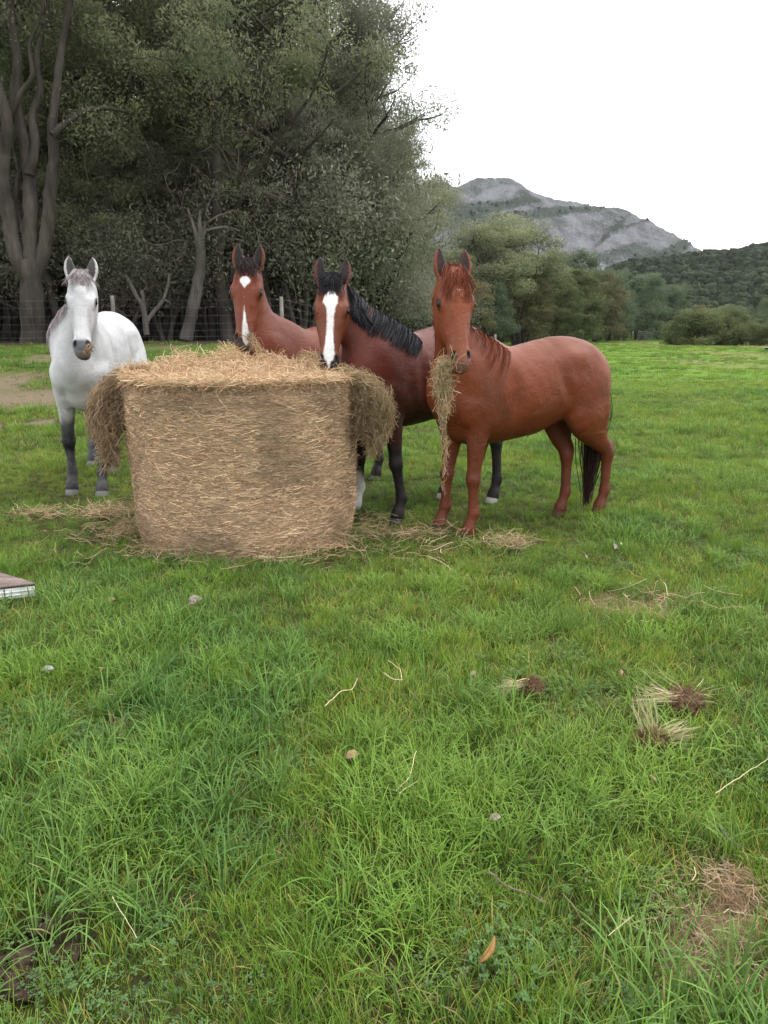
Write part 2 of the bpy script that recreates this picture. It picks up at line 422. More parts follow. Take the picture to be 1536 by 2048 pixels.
class Field:
    def __init__(s, lo, hi, h):
        s.h = h; s.lo = np.asarray(lo, np.float32)
        s.n = np.ceil((np.asarray(hi) - lo) / h).astype(int) + 1
        s.F = np.full(tuple(s.n), 0.5, np.float32)
        s.ax = [s.lo[i] + h * np.arange(s.n[i], dtype=np.float32) for i in range(3)]
    def box(s, lo, hi):
        a = np.clip(np.floor((np.asarray(lo) - s.lo) / s.h).astype(int), 0, s.n)
        b = np.clip(np.ceil((np.asarray(hi) - s.lo) / s.h).astype(int) + 1, 0, s.n)
        return tuple(slice(a[i], b[i]) for i in range(3))
    def pts(s, sl):
        return s.ax[0][sl[0]][:, None, None], s.ax[1][sl[1]][None, :, None], s.ax[2][sl[2]][None, None, :]
    def blend(s, sl, d, k, sub=False):
        A = s.F[sl]
        if sub:
            hh = np.maximum(k - np.abs(A + d), 0) / k
            s.F[sl] = np.maximum(A, -d) + hh * hh * k * 0.25
        else:
            hh = np.maximum(k - np.abs(A - d), 0) / k
            s.F[sl] = np.minimum(A, d) - hh * hh * k * 0.25
    def ell(s, c, axes, r, k=0.03, sub=False):
        """ellipsoid: axes rows = unit axes, r radii"""
        c = np.asarray(c, np.float32); ax = np.asarray(axes, np.float32); r = np.asarray(r, np.float32)
        R = float(max(r)) + k + 0.02
        sl = s.box(c - R, c + R)
        X, Y, Z = s.pts(sl)
        X, Y, Z = X - c[0], Y - c[1], Z - c[2]
        q = [(X * a[0] + Y * a[1] + Z * a[2]) / rr for a, rr in zip(ax, r)]
        k0 = np.sqrt(q[0] ** 2 + q[1] ** 2 + q[2] ** 2) + 1e-6
        k1 = np.sqrt((q[0] / r[0]) ** 2 + (q[1] / r[1]) ** 2 + (q[2] / r[2]) ** 2) + 1e-6
        s.blend(sl, k0 * (k0 - 1) / k1, k, sub)
    def tube(s, C, U, W, H, k=0.03, pw=2.0, sub=False, inner=0.012):
        """swept ellipse through centres C (n,3), lateral axes U (n,3), half widths W and half depths H"""
        C = np.asarray(C, float); n = len(C)
        U = np.asarray(U, float)
        if U.ndim == 1: U = np.tile(U, (n, 1))
        W = np.asarray(W, float); H = np.asarray(H, float)
        t0 = np.arange(n); m = (n - 1) * 3 + 1; t1 = np.linspace(0, n - 1, m)
        def res(A):
            i = np.minimum(t1.astype(int), n - 2); f = (t1 - i)
            im, ip2 = np.maximum(i - 1, 0), np.minimum(i + 2, n - 1)
            if A.ndim == 2: f = f[:, None]
            return 0.5 * (2 * A[i] + (A[i + 1] - A[im]) * f + (2 * A[im] - 5 * A[i] + 4 * A[i + 1] - A[ip2]) * f ** 2
                          + (3 * A[i] - A[im] - 3 * A[i + 1] + A[ip2]) * f ** 3)
        C, U, W, H = res(C), res(U), res(W), res(H)
        W = np.maximum(W, 0.004); H = np.maximum(H, 0.004)
        R = np.maximum(W, H)[:, None] + k + 0.03
        lo, hi = (C - R).min(0), (C + R).max(0)
        SL = s.box(lo, hi)
        off = np.array([q.start for q in SL])
        T = np.full(s.F[SL].shape, 0.5, np.float32)
        for i in range(m - 1):
            d = C[i + 1] - C[i]; L2 = float(d @ d)
            if L2 < 1e-10: continue
            dn = d / math.sqrt(L2)
            u = U[i] - dn * (U[i] @ dn); u /= np.linalg.norm(u); v = np.cross(dn, u)
            R2 = max(W[i], W[i + 1], H[i], H[i + 1]) + k + 0.03
            sl = s.box(np.minimum(C[i], C[i + 1]) - R2, np.maximum(C[i], C[i + 1]) + R2)
            sl = tuple(slice(max(q.start, Q_.start), min(q.stop, Q_.stop)) for q, Q_ in zip(sl, SL))
            if any(q.stop <= q.start for q in sl): continue
            X, Y, Z = s.pts(sl)
            X, Y, Z = X - np.float32(C[i][0]), Y - np.float32(C[i][1]), Z - np.float32(C[i][2])
            p = X * np.float32(dn[0]) + Y * np.float32(dn[1]) + Z * np.float32(dn[2])
            L = np.float32(math.sqrt(L2))
            t = np.clip(p / L, 0, 1)
            a = X * np.float32(u[0]) + Y * np.float32(u[1]) + Z * np.float32(u[2])
            b = X * np.float32(v[0]) + Y * np.float32(v[1]) + Z * np.float32(v[2])
            w = np.float32(W[i]) + t * np.float32(W[i + 1] - W[i]); h = np.float32(H[i]) + t * np.float32(H[i + 1] - H[i])
            mn = np.minimum(w, h)
            e = (p - t * L) / mn
            if pw == 2.0:
                g = np.sqrt((a / w) ** 2 + (b / h) ** 2 + e * e)
            else:
                g = (np.abs(a / w) ** pw + np.abs(b / h) ** pw + np.abs(e) ** pw) ** (1 / pw)
            D = (g - 1) * mn
            tl = tuple(slice(q.start - o, q.stop - o) for q, o in zip(sl, off))
            A = T[tl]
            hh = np.maximum(inner - np.abs(A - D), 0) / inner
            T[tl] = np.minimum(A, D) - hh * hh * inner * 0.25
        s.blend(SL, T, k, sub)
    def mesh(s):
        F = s.F; I = F < 0
        n = np.array(F.shape)
        c = np.zeros(n - 1, np.int8)
        for i in (0, 1):
            for j in (0, 1):
                for l in (0, 1):
                    c += I[i:n[0] - 1 + i, j:n[1] - 1 + j, l:n[2] - 1 + l]
        ijk = np.argwhere((c > 0) & (c < 8))
        idx = np.full(n - 1, -1, np.int32); idx[tuple(ijk.T)] = np.arange(len(ijk))
        acc = np.zeros((len(ijk), 3)); cnt = np.zeros(len(ijk))
        corners = [(i, j, l) for i in (0, 1) for j in (0, 1) for l in (0, 1)]
        val = {q: F[tuple((ijk + q).T)].astype(float) for q in corners}
        for q in corners:
            for ax in range(3):
                if q[ax] == 0:
                    r = list(q); r[ax] = 1; r = tuple(r)
                    a, b = val[q], val[r]
                    m = (a < 0) != (b < 0)
                    t = np.where(m, a / np.where(m, a - b, 1), 0)
                    p = np.tile(np.array(q, float), (len(ijk), 1)); p[:, ax] = t
                    acc[m] += p[m]; cnt[m] += 1
        V = (ijk + acc / cnt[:, None]) * s.h + s.lo
        faces = []
        for ax in range(3):
            b, c2 = (ax + 1) % 3, (ax + 2) % 3
            sa = [slice(None)] * 3; sb = [slice(None)] * 3
            sa[ax] = slice(0, n[ax] - 1); sb[ax] = slice(1, n[ax])
            A, B = I[tuple(sa)], I[tuple(sb)]
            e = np.argwhere(A != B)
            e = e[(e[:, b] > 0) & (e[:, c2] > 0) & (e[:, b] < n[b] - 1) & (e[:, c2] < n[c2] - 1)]
            sgn = A[tuple(e.T)]
            def cell(db, dc):
                q = e.copy(); q[:, b] += db; q[:, c2] += dc
                return idx[tuple(q.T)]
            q = np.stack([cell(-1, -1), cell(0, -1), cell(0, 0), cell(-1, 0)], 1)
            q[~sgn] = q[~sgn][:, ::-1]
            faces.append(q)
        Q = np.concatenate(faces)
        return V, Q[(Q >= 0).all(1)]

def relax(V, Q, it=2, lam=0.5):
    E = np.concatenate([Q[:, [0, 1]], Q[:, [1, 2]], Q[:, [2, 3]], Q[:, [3, 0]]])
    for _ in range(it):
        acc = np.zeros_like(V); cnt = np.bincount(E[:, 0], minlength=len(V)) + np.bincount(E[:, 1], minlength=len(V))
        for i in range(3):
            acc[:, i] = np.bincount(E[:, 0], V[E[:, 1], i], len(V)) + np.bincount(E[:, 1], V[E[:, 0], i], len(V))
        V = V + lam * (acc / np.maximum(cnt, 1)[:, None] - V)
    return V

def coat_mat(name, rough=0.42, sheen=0.12):
    N = Nodes(name, rough, 0.25)
    c = N.attr('col')
    n1 = N.noise(3.2, 5, N.obj((1, 1, 1)))
    n2 = N.noise(160, 3, N.obj((1, 1, 0.35)))
    k = N.ramp(n1, [(0.3, 0.78), (0.7, 1.18)])
    k2 = N.ramp(n2, [(0.3, 0.86), (0.7, 1.12)])
    N.color(N.mix(1.0, N.mix(1.0, c, k, 'MULTIPLY'), k2, 'MULTIPLY'))
    r = N.ramp(n1, [(0.3, rough + 0.10), (0.7, rough - 0.04)])
    N.l.new(r, N.b.inputs['Roughness'])
    N.b.inputs['Sheen Weight'].default_value = sheen
    N.b.inputs['Sheen Roughness'].default_value = 0.5
    n5 = N.noise(9, 4, N.obj((1, 1, 1)))
    ad = N.add('ShaderNodeMath', operation='MULTIPLY_ADD'); N.l.new(n5, ad.inputs[0]); ad.inputs[1].default_value = 2.2; N.l.new(n2, ad.inputs[2])
    N.bump(ad.outputs[0], 0.5, 0.012)
    return N.m

def hair_mat(name, sp=0.12, rough=0.6):
    N = Nodes(name, rough, sp)
    N.color(N.attr('col'))
    return N.m

M_COAT = coat_mat('horse coat', .40, .0)
M_HAIR = hair_mat('horse hair')
_e = Nodes('horse eye', 0.22, 0.3); _e.color((0.010, 0.006, 0.005)); M_EYE = _e.m
_h = Nodes('hoof horn', 0.6, 0.3)
_h.color(_h.mix(1.0, _h.attr('col'), _h.ramp(_h.noise(30, 4, _h.obj((1, 1, 6))), [(0.3, 0.75), (0.7, 1.2)]), 'MULTIPLY'))
M_HOOF = _h.m

def build_horse(name, label, hoofs, s, poll, muzzle, headlen, paint, hair, twist=0, heading=None, trim=None,
                mane_side=1, mane_len=(0.5, 0.5), mane_gap=None, forelock=1.0, ear_out=0.18, tail_to=0.25, vox=0.0094,
                hoofcol=(0.10, 0.08, 0.07), tail_dx=0.0, tail_w=1.0, tail_y0=0.0, arch=0.0, shift=0.0, wshift=(0, 0), din_=(.55, .75), chew=0.0, neck_h=1.0, mane_n=420, pitch_body=None, ear_s=1.0, headw=1.03, mane_off=0.0, tone=.95, dust=.25):
    """hoofs: world points FL, FR, HL, HR (horse's own left and right)"""
    tm = trim or {}
    H4 = [np.asarray(p, float) for p in hoofs]
    fm, hm = (H4[0] + H4[1]) / 2, (H4[2] + H4[3]) / 2
    fw = _n((fm - hm)[:2]) if heading is None else _n(heading)
    fx0, hx0 = 0.49, -0.78
    org = (fm[:2] - fw * fx0 * s + hm[:2] - fw * hx0 * s) / 2
    org = org - fw * shift * s + np.array(wshift)
    oz = float(ground_z(*org)) if pitch_body is None else pitch_body
    X3 = np.array([fw[0], fw[1], 0]); Y3 = np.array([-fw[1], fw[0], 0]); Z3 = np.array([0, 0, 1.0])
    B = np.stack([X3, Y3, Z3]); O = np.array([org[0], org[1], oz])
    toL = lambda p: (B @ (np.asarray(p, float) - O)) / s
    dirL = lambda d: B @ np.asarray(d, float)
    L = [toL(p) for p in H4]
    # head frame
    P0, P1 = toL(poll), toL(muzzle)
    a = _n(P1 - P0); headlen = float(np.linalg.norm(P1 - P0)) * s
    camv = toL((0, 0, CAM_H)) - (P0 + P1) / 2
    f = _n(camv - a * (camv @ a))
    if twist:
        R = np.array(Matrix.Rotation(twist, 3, Vector(a))); f = R @ f
    u = np.cross(f, a)
    HL = headlen / s; k = HL / 0.60; kw = k * headw
    hp = lambda sf, uu, ff: P0 + a * (HL * sf) + u * (uu * kw) + f * (ff * k)
    # field
    pts = np.array([P0, P1, (-0.95, -0.3, 0), (0.85, 0.3, 1.5)] + L)
    lo = pts.min(0) - 0.28; hi = pts.max(0) + 0.28
    lo[2] = min(q[2] for q in L) - 0.02; hi[2] = P0[2] + 0.32
    G = Field(lo, hi, vox)
    Y = np.array([0, 1.0, 0])
    bel = tm.get('belly', 0); wid = tm.get('wide', 1)
    st = np.array([  # x, top, bottom, half width
        (-0.83, 1.16, 1.04, .05), (-0.78, 1.30, .93, .13), (-0.68, 1.405, .86, .20), (-0.55, 1.475, .84, .245), (-0.40, 1.505, .865, .258),
        (-0.25, 1.485, .825 - bel, .262), (-0.08, 1.445, .755 - bel, .272), (0.10, 1.425, .73 - bel, .275), (0.27, 1.445, .72, .258),
        (0.40, 1.49, .725, .235), (0.50, 1.505, .755, .215), (0.59, 1.45, .79, .19), (0.67, 1.34, .87, .155), (0.735, 1.22, .98, .10)])
    G.tube(np.stack([st[:, 0], 0 * st[:, 0], (st[:, 1] + st[:, 2]) / 2], 1), Y, st[:, 3] * wid, (st[:, 1] - st[:, 2]) / 2, 0.02, inner=0.03)
    for sd in (1, -1):
        G.ell((-0.52, sd * wid * .115, 1.16), np.eye(3), (.25, .15, .27), .06)          # quarter
        G.ell((-0.69, sd * wid * .12, 1.02), [(.3, 0, 1), (0, 1, 0), (1, 0, -.3)] / np.sqrt([[1.09], [1], [1.09]]), (.27, .10, .12), .06)
        G.ell((-0.66, sd * wid * .13, .90), [(.25, 0, .97), (0, 1, 0), (.97, 0, -.25)], (.19, .075, .12), .06)    # ham
        G.ell((-0.38, sd * wid * .195, 1.33), np.eye(3), (.09, .05, .06), .09)           # point of hip
        G.ell((0.50, sd * wid * .15, 1.13), [(.45, 0, .89), (0, 1, 0), (.89, 0, -.45)], (.29, .085, .14), .035)  # shoulder
        G.ell((0.665, sd * wid * .085, 1.05), np.eye(3), (.095, .085, .13), .035)          # breast
        G.ell((0.60, sd * wid * .145, 1.00), np.eye(3), (.10, .07, .13), .03)
        G.ell((0.42, sd * wid * .175, .95), [(.6, 0, .8), (0, 1, 0), (.8, 0, -.6)], (.15, .055, .085), .035)     # triceps
        G.ell((0.255, sd * wid * .33, 1.10), np.eye(3), (.035, .075, .26), .07, sub=True)                        # hollow behind the shoulder
        G.ell((-0.235, sd * wid * .325, 1.16), [(.35, 0, .94), (0, 1, 0), (.94, 0, -.35)], (.20, .07, .035), .07, sub=True)   # flank
    # legs
    knees = []
    for i, sd in ((0, 1), (1, -1)):
        hx, hy, hz = L[i]
        Fk = np.array([hx - .045, hy, hz + .185]); El = np.array([.50, sd * .145, .92])
        Kn = Fk + (El - Fk) * 0.37; Kn[0] += .02
        Co = np.array([hx - .005, hy, hz + .085])
        mid = lambda A_, B_, t: A_ + (B_ - A_) * t
        C = [El + (.03, 0, .12), El, mid(El, Kn, .3), mid(El, Kn, .62), mid(El, Kn, .88), Kn, mid(Kn, Fk, .16), mid(Kn, Fk, .5), mid(Kn, Fk, .82), Fk,
             mid(Fk, Co, .5), Co, np.array([hx + .008, hy, hz + .045])]
        W = [.085, .080, .065, .053, .045, .051, .040, .033, .034, .041, .034, .044, .050]
        Hh = [.13, .115, .085, .063, .050, .052, .041, .037, .038, .045, .035, .048, .053]
        G.tube(C, Y, W, Hh, .035)
        knees.append((Kn, Fk, Co))
        G.ell(Kn + (0.018, 0, 0), np.eye(3), (.034, .04, .045), .02)
        G.ell(Fk + (-0.022, 0, 0), np.eye(3), (.026, .028, .03), .015)
    for i, sd in ((2, 1), (3, -1)):
        hx, hy, hz = L[i]
        Fk = np.array([hx - .045, hy, hz + .195]); Hip = np.array([-.50, sd * .15, 1.10])
        St = np.array([-.46, sd * .170, .90])
        Hk = np.array([hx - .040, hy * .9 + sd * .012, hz + .545])
        Co = np.array([hx - .005, hy, hz + .085])
        C = [Hip, (Hip + St) / 2 + (-.06, 0, 0), St + (-.09, 0, -.02), mid(St, Hk, .38) + (-.03, 0, 0), mid(St, Hk, .70), mid(St, Hk, .92), Hk + (.0, 0, -.03), mid(Hk, Fk, .25), mid(Hk, Fk, .55),
             mid(Hk, Fk, .84), Fk, mid(Fk, Co, .5), Co, np.array([hx + .008, hy, hz + .045])]
        W = [.11, .11, .100, .082, .059, .048, .049, .040, .035, .035, .042, .034, .044, .05]
        Hh = [.22, .195, .175, .136, .088, .063, .060, .047, .041, .040, .046, .036, .048, .053]
        G.tube(C, Y, W, Hh, .04)
        G.ell(Hk + (-.040, 0, .045), [(.45, 0, .89), (0, 1, 0), (.89, 0, -.45)], (.055, .022, .022), .025)      # point of hock
        G.ell(St + (.01, 0, 0), np.eye(3), (.085, .06, .10), .05)
        G.ell(Fk + (-0.022, 0, 0), np.eye(3), (.026, .028, .03), .015)
        knees.append((Hk, Fk, Co))
    # neck
    ce = hp(.10, 0, -.135)
    N0 = np.array([.40, 0, 1.17]); N1 = N0 + np.array([.24, 0, .20])
    din = _n(f * din_[0] - a * din_[1])
    dist = np.linalg.norm(ce - N0)
    N1 = N0 + _n((.78, 0, .62)) * dist * .42
    N2 = ce - din * dist * .34
    ts = np.linspace(0, 1, 9)[:, None]
    NC = (1 - ts) ** 3 * N0 + 3 * (1 - ts) ** 2 * ts * N1 + 3 * (1 - ts) * ts ** 2 * N2 + ts ** 3 * ce
    NC = NC + np.array([0, 0, arch]) * np.sin(ts * np.pi)
    NT = np.gradient(NC, axis=0); NT /= np.linalg.norm(NT, axis=1, keepdims=True)
    NU = (1 - ts) * Y + ts * u
    NU = NU - (NU * NT).sum(1, keepdims=True) * NT; NU /= np.linalg.norm(NU, axis=1, keepdims=True)
    NV = np.cross(NT, NU)
    NW = np.interp(ts[:, 0], [0, .25, .5, .75, 1], [.155, .125, .102, .086, .076]) * (0.6 + 0.4 * k)
    NH = np.interp(ts[:, 0], [0, .25, .5, .75, 1], [.245, .205, .172, .145, .120]) * (0.6 + 0.4 * k) * neck_h
    G.tube(NC, NU, NW, NH, .07, inner=.03)
    # head
    hd = np.array([(-.02, -.03, -.12, .050), (.05, -.005, -.165, .073), (.15, .010, -.195, .088), (.25, .016, -.215, .094), (.35, .013, -.235, .090),
                   (.45, .006, -.238, .082), (.55, -.001, -.205, .069), (.65, -.006, -.162, .059), (.75, -.006, -.137, .050), (.85, -.003, -.125, .052),
                   (.93, -.008, -.118, .052), (.99, -.030, -.105, .040)])
    C = np.array([hp(q[0], 0, (q[1] + q[2]) / 2) for q in hd])
    G.tube(C, u, hd[:, 3] * kw, (hd[:, 1] - hd[:, 2]) / 2 * k, .045, pw=2.5, inner=.02)
    for sd in (1, -1):
        G.ell(hp(.325, sd * .082, -.040), np.stack([a, u, f]), np.array((.050, .036, .034)) * k, .03)             # brow and orbit
        G.ell(hp(.40, sd * .052, -.165), np.stack([a, u, f]), np.array((.10, .036, .085)) * k, .03)               # cheek
        G.ell(hp(.52, sd * .060, -.070), np.stack([_n(a + .12 * f), u, _n(f - .12 * a)]), np.array((.09, .010, .012)) * k, .02)   # facial crest
        G.ell(hp(.62, 0, .0), np.stack([a, u, f]), np.array((.17, .026, .008)) * k, .02)
        G.ell(hp(.885, sd * .040, -.036), np.stack([a, u, f]), np.array((.040, .022, .030)) * k, .02)              # nostril wing
    G.ell(hp(.965, 0, -.045), np.stack([a, u, f]), np.array((.030, .046, .036)) * k, .025)                          # upper lip
    G.ell(hp(.965 + chew * .05, chew * .02, -.095), np.stack([a, u, f]), np.array((.034, .036, .028)) * k, .018)     # lower lip and chin
    # eye hollow, nostril and ear hollows
    for sd in (1, -1):
        G.ell(hp(.34, sd * .112, -.040), np.stack([a, u, f]), np.array((.024, .012, .019)) * k, .008, sub=True)
        G.ell(hp(.235, sd * .062, .010), np.stack([a, u, f]), np.array((.035, .012, .018)) * k, .02, sub=True)
        ax1 = _n(a * 1.0 + u * sd * .45)
        ax2 = _n(u * sd * .8 + f * .7); ax2 = _n(ax2 - ax1 * (ax2 @ ax1)); ax3 = np.cross(ax1, ax2)
        G.ell(hp(.895, sd * .047, -.010), np.stack([ax1, ax3, ax2]), np.array((.030, .013, .024)) * k, .008, sub=True)
    ears = []
    for sd in (1, -1):
        eb = hp(.045, sd * .058, -.075)
        ed = _n(-a * 1.0 + u * sd * ear_out + f * .12)
        eu = _n(np.cross(ed, f)); eu = _n(eu + f * (sd * .04)); ef = np.cross(eu, ed)
        if ef @ f < 0: ef = -ef
        el = .185 * k * ear_s
        tt = np.array([-.12, .05, .2, .38, .56, .74, .88, .97, 1.0])
        ew = np.array([.024, .029, .036, .0395, .037, .029, .019, .009, .005]) * k
        eh = np.array([.026, .028, .029, .027, .023, .018, .013, .009, .006]) * k
        curve = -.010 * k * sd * np.sin(tt * np.pi)
        EC = np.array([eb + ed * el * t + (ed * 0 + u) * (-c_ * 1.0) for t, c_ in zip(tt, curve)])
        G.tube(EC, eu, ew, eh, .02, inner=.008)
        ti = slice(1, 8)
        IC = np.array([EC[j] + ef * (eh[j] * 1.0) for j in range(1, 8)])
        G.tube(IC, eu, ew[ti] * .66, eh[ti] * .82, .008, sub=True, inner=.006)
        ears.append((eb, ed, ef, el, EC, ew, eh, eu))
    # dock of the tail
    G.tube([(-.74, 0, 1.33), (-.84, 0, 1.31), (-.89, 0, 1.22), (-.90, 0, 1.08)], Y, [.05, .042, .034, .02], [.05, .04, .034, .02], .03)
    V, Q = G.mesh()
    V = relax(V, Q, 2, .45)
    _c = V - np.array([-.05, 0, 1.08]); _nn = _c / np.linalg.norm(_c, axis=1, keepdims=True)
    _m = (V[:, 2] > .75) & (V[:, 0] < .55)
    V = V + _nn * ((fbm(V[:, 0] * 6 + 3, V[:, 2] * 5 + V[:, 1] * 2, 3) - .5) * .022 * _m)[:, None]
    # coat colours
    hq = V - P0
    S = dict(p=V, s=hq @ a / HL, u=hq @ u / kw, f=hq @ f / k, z=V[:, 2], knees=knees, L=L)
    dn = np.linalg.norm(V - ce, axis=1)
    back = np.interp(S['s'], [-.5, -.03, .05, .15, .25, .45, .55, .65, .85, 1.1], [-.13, -.13, -.17, -.20, -.225, -.26, -.23, -.19, -.15, -.15])
    S['head'] = (S['s'] > -.45) & (S['s'] < 1.12) & (np.abs(S['u']) < .14) & (S['f'] > back + .012) & (np.abs(S['u']) < np.interp(S['s'], [-.5, -.05, .1, .35, .5, .7, 1], [.14, .14, .125, .13, .10, .075, .075])) & (S['f'] < .10)
    em = np.zeros(len(V))
    for eb, ed, ef, el, EC, ew, eh, eu in ears:
        q = V - eb
        along = q @ ed / el
        side = q @ eu; dep = q @ ef
        w_ = np.interp(along, np.array([-.12, .05, .2, .38, .56, .74, .88, .97, 1.0]), ew)
        h_ = np.interp(along, np.array([-.12, .05, .2, .38, .56, .74, .88, .97, 1.0]), eh)
        inn = (along > .0) & (along < 1.0) & (np.abs(side) < w_ * .86) & (dep > -h_ * .2) & (np.abs(side) < .06)
        em = np.maximum(em, inn * smooth(along, .0, .12))
    S['ear_in'] = em
    S['ear_al'] = -S['s'] * HL / (.185 * k)
    nos = np.zeros(len(V)); eyer = np.zeros(len(V))
    for sd in (1, -1):
        d = np.stack([(S['s'] - .895) * .6 / .031, (S['u'] - sd * .047) / .023, (S['f'] + .010) / .024], 1)
        nos = np.maximum(nos, 1 - smooth(np.linalg.norm(d, axis=1), .75, 1.10))
        d = np.stack([(S['s'] - .34) * .6 / .036, (S['u'] - sd * .106) / .030, (S['f'] + .038) / .030], 1)
        eyer = np.maximum(eyer, 1 - smooth(np.linalg.norm(d, axis=1), .8, 1.3))
    S['nostril'] = nos * S['head']; S['eye'] = eyer * S['head']
    Cc = paint(S) * tone
    Cc = lerp(Cc, (.16, .12, .085), dust * smooth(fbm(V[:, 0] * 7 + V[:, 1] * 3 + 9, V[:, 2] * 9 + 4, 4), .56, .72) * .30)
    # assemble
    root = empty(name, O, label, 'horse')
    toW = lambda v: (np.asarray(v) * s) @ B + O
    body = mesh_obj('body', toW(V), Q, M_COAT, root, colors=Cc)
    # eyes
    for sd in (1, -1):
        c = toW(hp(.34, sd * .0935, -.036)); r = .025 * k * s
        la = np.linspace(-np.pi / 2, np.pi / 2, 9); lo_ = np.linspace(0, 2 * np.pi, 16, endpoint=False)
        vv = np.array([(np.cos(p) * np.cos(q), np.cos(p) * np.sin(q), np.sin(p)) for p in la for q in lo_]) * r + c
        ff = np.array([(i * 16 + j, i * 16 + (j + 1) % 16, (i + 1) * 16 + (j + 1) % 16, (i + 1) * 16 + j) for i in range(8) for j in range(16)])
        mesh_obj('eye', vv, ff, M_EYE, root)
    # hooves
    for i in range(4):
        hx, hy, hz = L[i]
        prof = [(-.0, 0.056, 0), (.005, .055, .012), (.04, .050, .045), (.055, .049, .0), ]
        VV = []; n = 20
        zs = [0, .015, .05, .082, .095]; rx = [.060, .060, .052, .046, .038]; ry = [.054, .054, .048, .042, .036]; ox = [.028, .025, .012, 0, -.004]
        for z_, a_, b_, o_ in zip(zs, rx, ry, ox):
            for j in range(n):
                t = 2 * np.pi * j / n
                xx = np.cos(t) * a_; xx = max(xx, -a_ * .72)
                VV.append((hx + o_ + xx, hy + np.sin(t) * b_, hz + z_ - .004))
        FF = [(r_ * n + j, r_ * n + (j + 1) % n, (r_ + 1) * n + (j + 1) % n, (r_ + 1) * n + j) for r_ in range(4) for j in range(n)]
        hc = hoofcol[i] if isinstance(hoofcol, list) else hoofcol
        FFl = [tuple(q) for q in FF] + [tuple(range(n))[::-1], tuple(range(4 * n, 5 * n))]
        mesh_obj('hoof', toW(np.array(VV)), FFl, M_HOOF, root, colors=np.tile(hc, (len(VV), 1)))
    # hair
    r = np.random.default_rng(len(name) + int(abs(poll[0]) * 100))
    hair = np.asarray(hair)
    def strands(nm, P, W, col=hair, var=.35, tip=None):
        Vr, Fr = ribbons(P, W, r=r)
        n_, m_, _ = P.shape
        c = col[None, :] * (1 + r.uniform(-var, var, (n_, 1)))
        c = np.repeat(c, m_ * 2, 0)
        return mesh_obj(nm, toW(Vr), Fr, M_HAIR, root, colors=np.clip(c, 0, 1))
    # mane
    n_ = mane_n; tq = r.random(n_) * .93 + .05
    if mane_gap is not None:
        keep = np.ones(n_, bool)
        for g0, g1 in mane_gap: keep &= ~((tq > g0) & (tq < g1) & (r.random(n_) < .93))
        tq = tq[keep]; n_ = len(tq)
    it = lambda A_: np.stack([np.interp(tq, ts[:, 0], A_[:, j]) for j in range(3)], 1)
    c_, u_, v_ = it(NC), it(NU), it(NV)
    w_, h_ = np.interp(tq, ts[:, 0], NW), np.interp(tq, ts[:, 0], NH)
    m_ = 9; tt = np.linspace(0, 1, m_)
    ln = np.interp(tq, [0, 1], mane_len) * r.uniform(.65, 1.1, n_)
    if v_[0] @ np.array([-.5, 0, 1]) < 0: v_ = -v_
    phi = np.minimum((ln / .17)[:, None], 2.2) * tt[None, :]
    side = mane_side * np.ones(n_) if mane_side else np.where(r.random(n_) < .5, 1.0, -1.0)
    off = 1.0 + r.uniform(0, .10, n_)[:, None] + .05 * tt[None]
    jit = (r.normal(0, .012, (n_, 1)) + r.normal(0, .008, (n_, 1)) * tt) 
    Pm = (c_[:, None] + u_[:, None] * ((w_[:, None] + .016 + mane_off) * off * np.sin(phi) * side[:, None])[..., None]
          + v_[:, None] * ((h_[:, None] + .026) * np.minimum(off, 1.06) * np.cos(phi * .95))[..., None])
    tang = it(NT)
    Pm += tang[:, None] * jit[..., None]
    Pm[:, :, 2] -= (ln[:, None] * .28 * tt[None] ** 1.5)
    gap = r.uniform(.004, .022, (n_, 1)) * (.3 + .7 * tt[None])
    for _ in range(14):                                   # lay the hair on the skin
        gi = np.clip(np.rint((Pm - G.lo) / G.h).astype(int), 0, G.n - 1)
        d_ = G.F[gi[..., 0], gi[..., 1], gi[..., 2]]
        Pm += (u_ * side[:, None])[:, None] * (np.clip(gap - d_, 0, .02) * (tt[None] > .12))[..., None]
    strands('mane', Pm, np.full(n_, .0075))
    # forelock
    if forelock > 0:
        n_ = int(420 * min(forelock, 1.3)); ux = r.normal(0, .022, n_).clip(-.05, .05)
        ln = r.uniform(.16, .33, n_) * forelock
        sp = r.normal(0, .05, n_) - .012 * mane_side
        Pf = np.zeros((n_, m_, 3))
        wav = r.uniform(0, 6, n_)
        for j, t in enumerate(tt):
            sf = -.035 + ln * t - .05 * (1 - t) ** 3
            uu = ux + sp * t ** .8 + .006 * np.sin(wav + t * 7)
            ff = .021 - .05 * (1 - t) ** 2 + .004 * np.sin(t * 3) - 2.2 * np.abs(uu) ** 2
            Pf[:, j] = P0 + a * (HL * sf)[:, None] + u * (uu * kw)[:, None] + f * ((ff + r.uniform(0, .006, n_)) * k)[:, None]
        strands('forelock', Pf, np.full(n_, .0038))
    # tail
    n_ = int(520 * tail_w); Pt = np.zeros((n_, 12, 3)); ph = r.uniform(0, 6, n_)
    sx, sy = r.normal(0, .028, n_), r.normal(0, .034, n_)
    end = tail_to + np.abs(r.normal(0, .12, n_)) + r.uniform(0, .5, n_) * (r.random(n_) < .3)
    st_z = r.uniform(1.05, 1.31, n_)
    for j, t in enumerate(np.linspace(0, 1, 12)):
        z = st_z + (end - st_z) * t
        bulge = (np.sin(np.clip(t * 1.15, 0, 1) * np.pi) * 1.1 + .55) * tm.get('bulge', 1)
        Pt[:, j] = np.stack([-.885 - .02 * np.sin(t * 3.0) + tm.get('tfwd', .11) * t + sx * bulge + .01 * np.sin(ph + t * 4),
                             tail_y0 + tail_dx * t + sy * bulge * 1.3 + .01 * np.cos(ph + t * 5), z], 1)
    strands('tail', Pt, np.full(n_, .008), col=np.asarray(tm.get('tail', hair)))
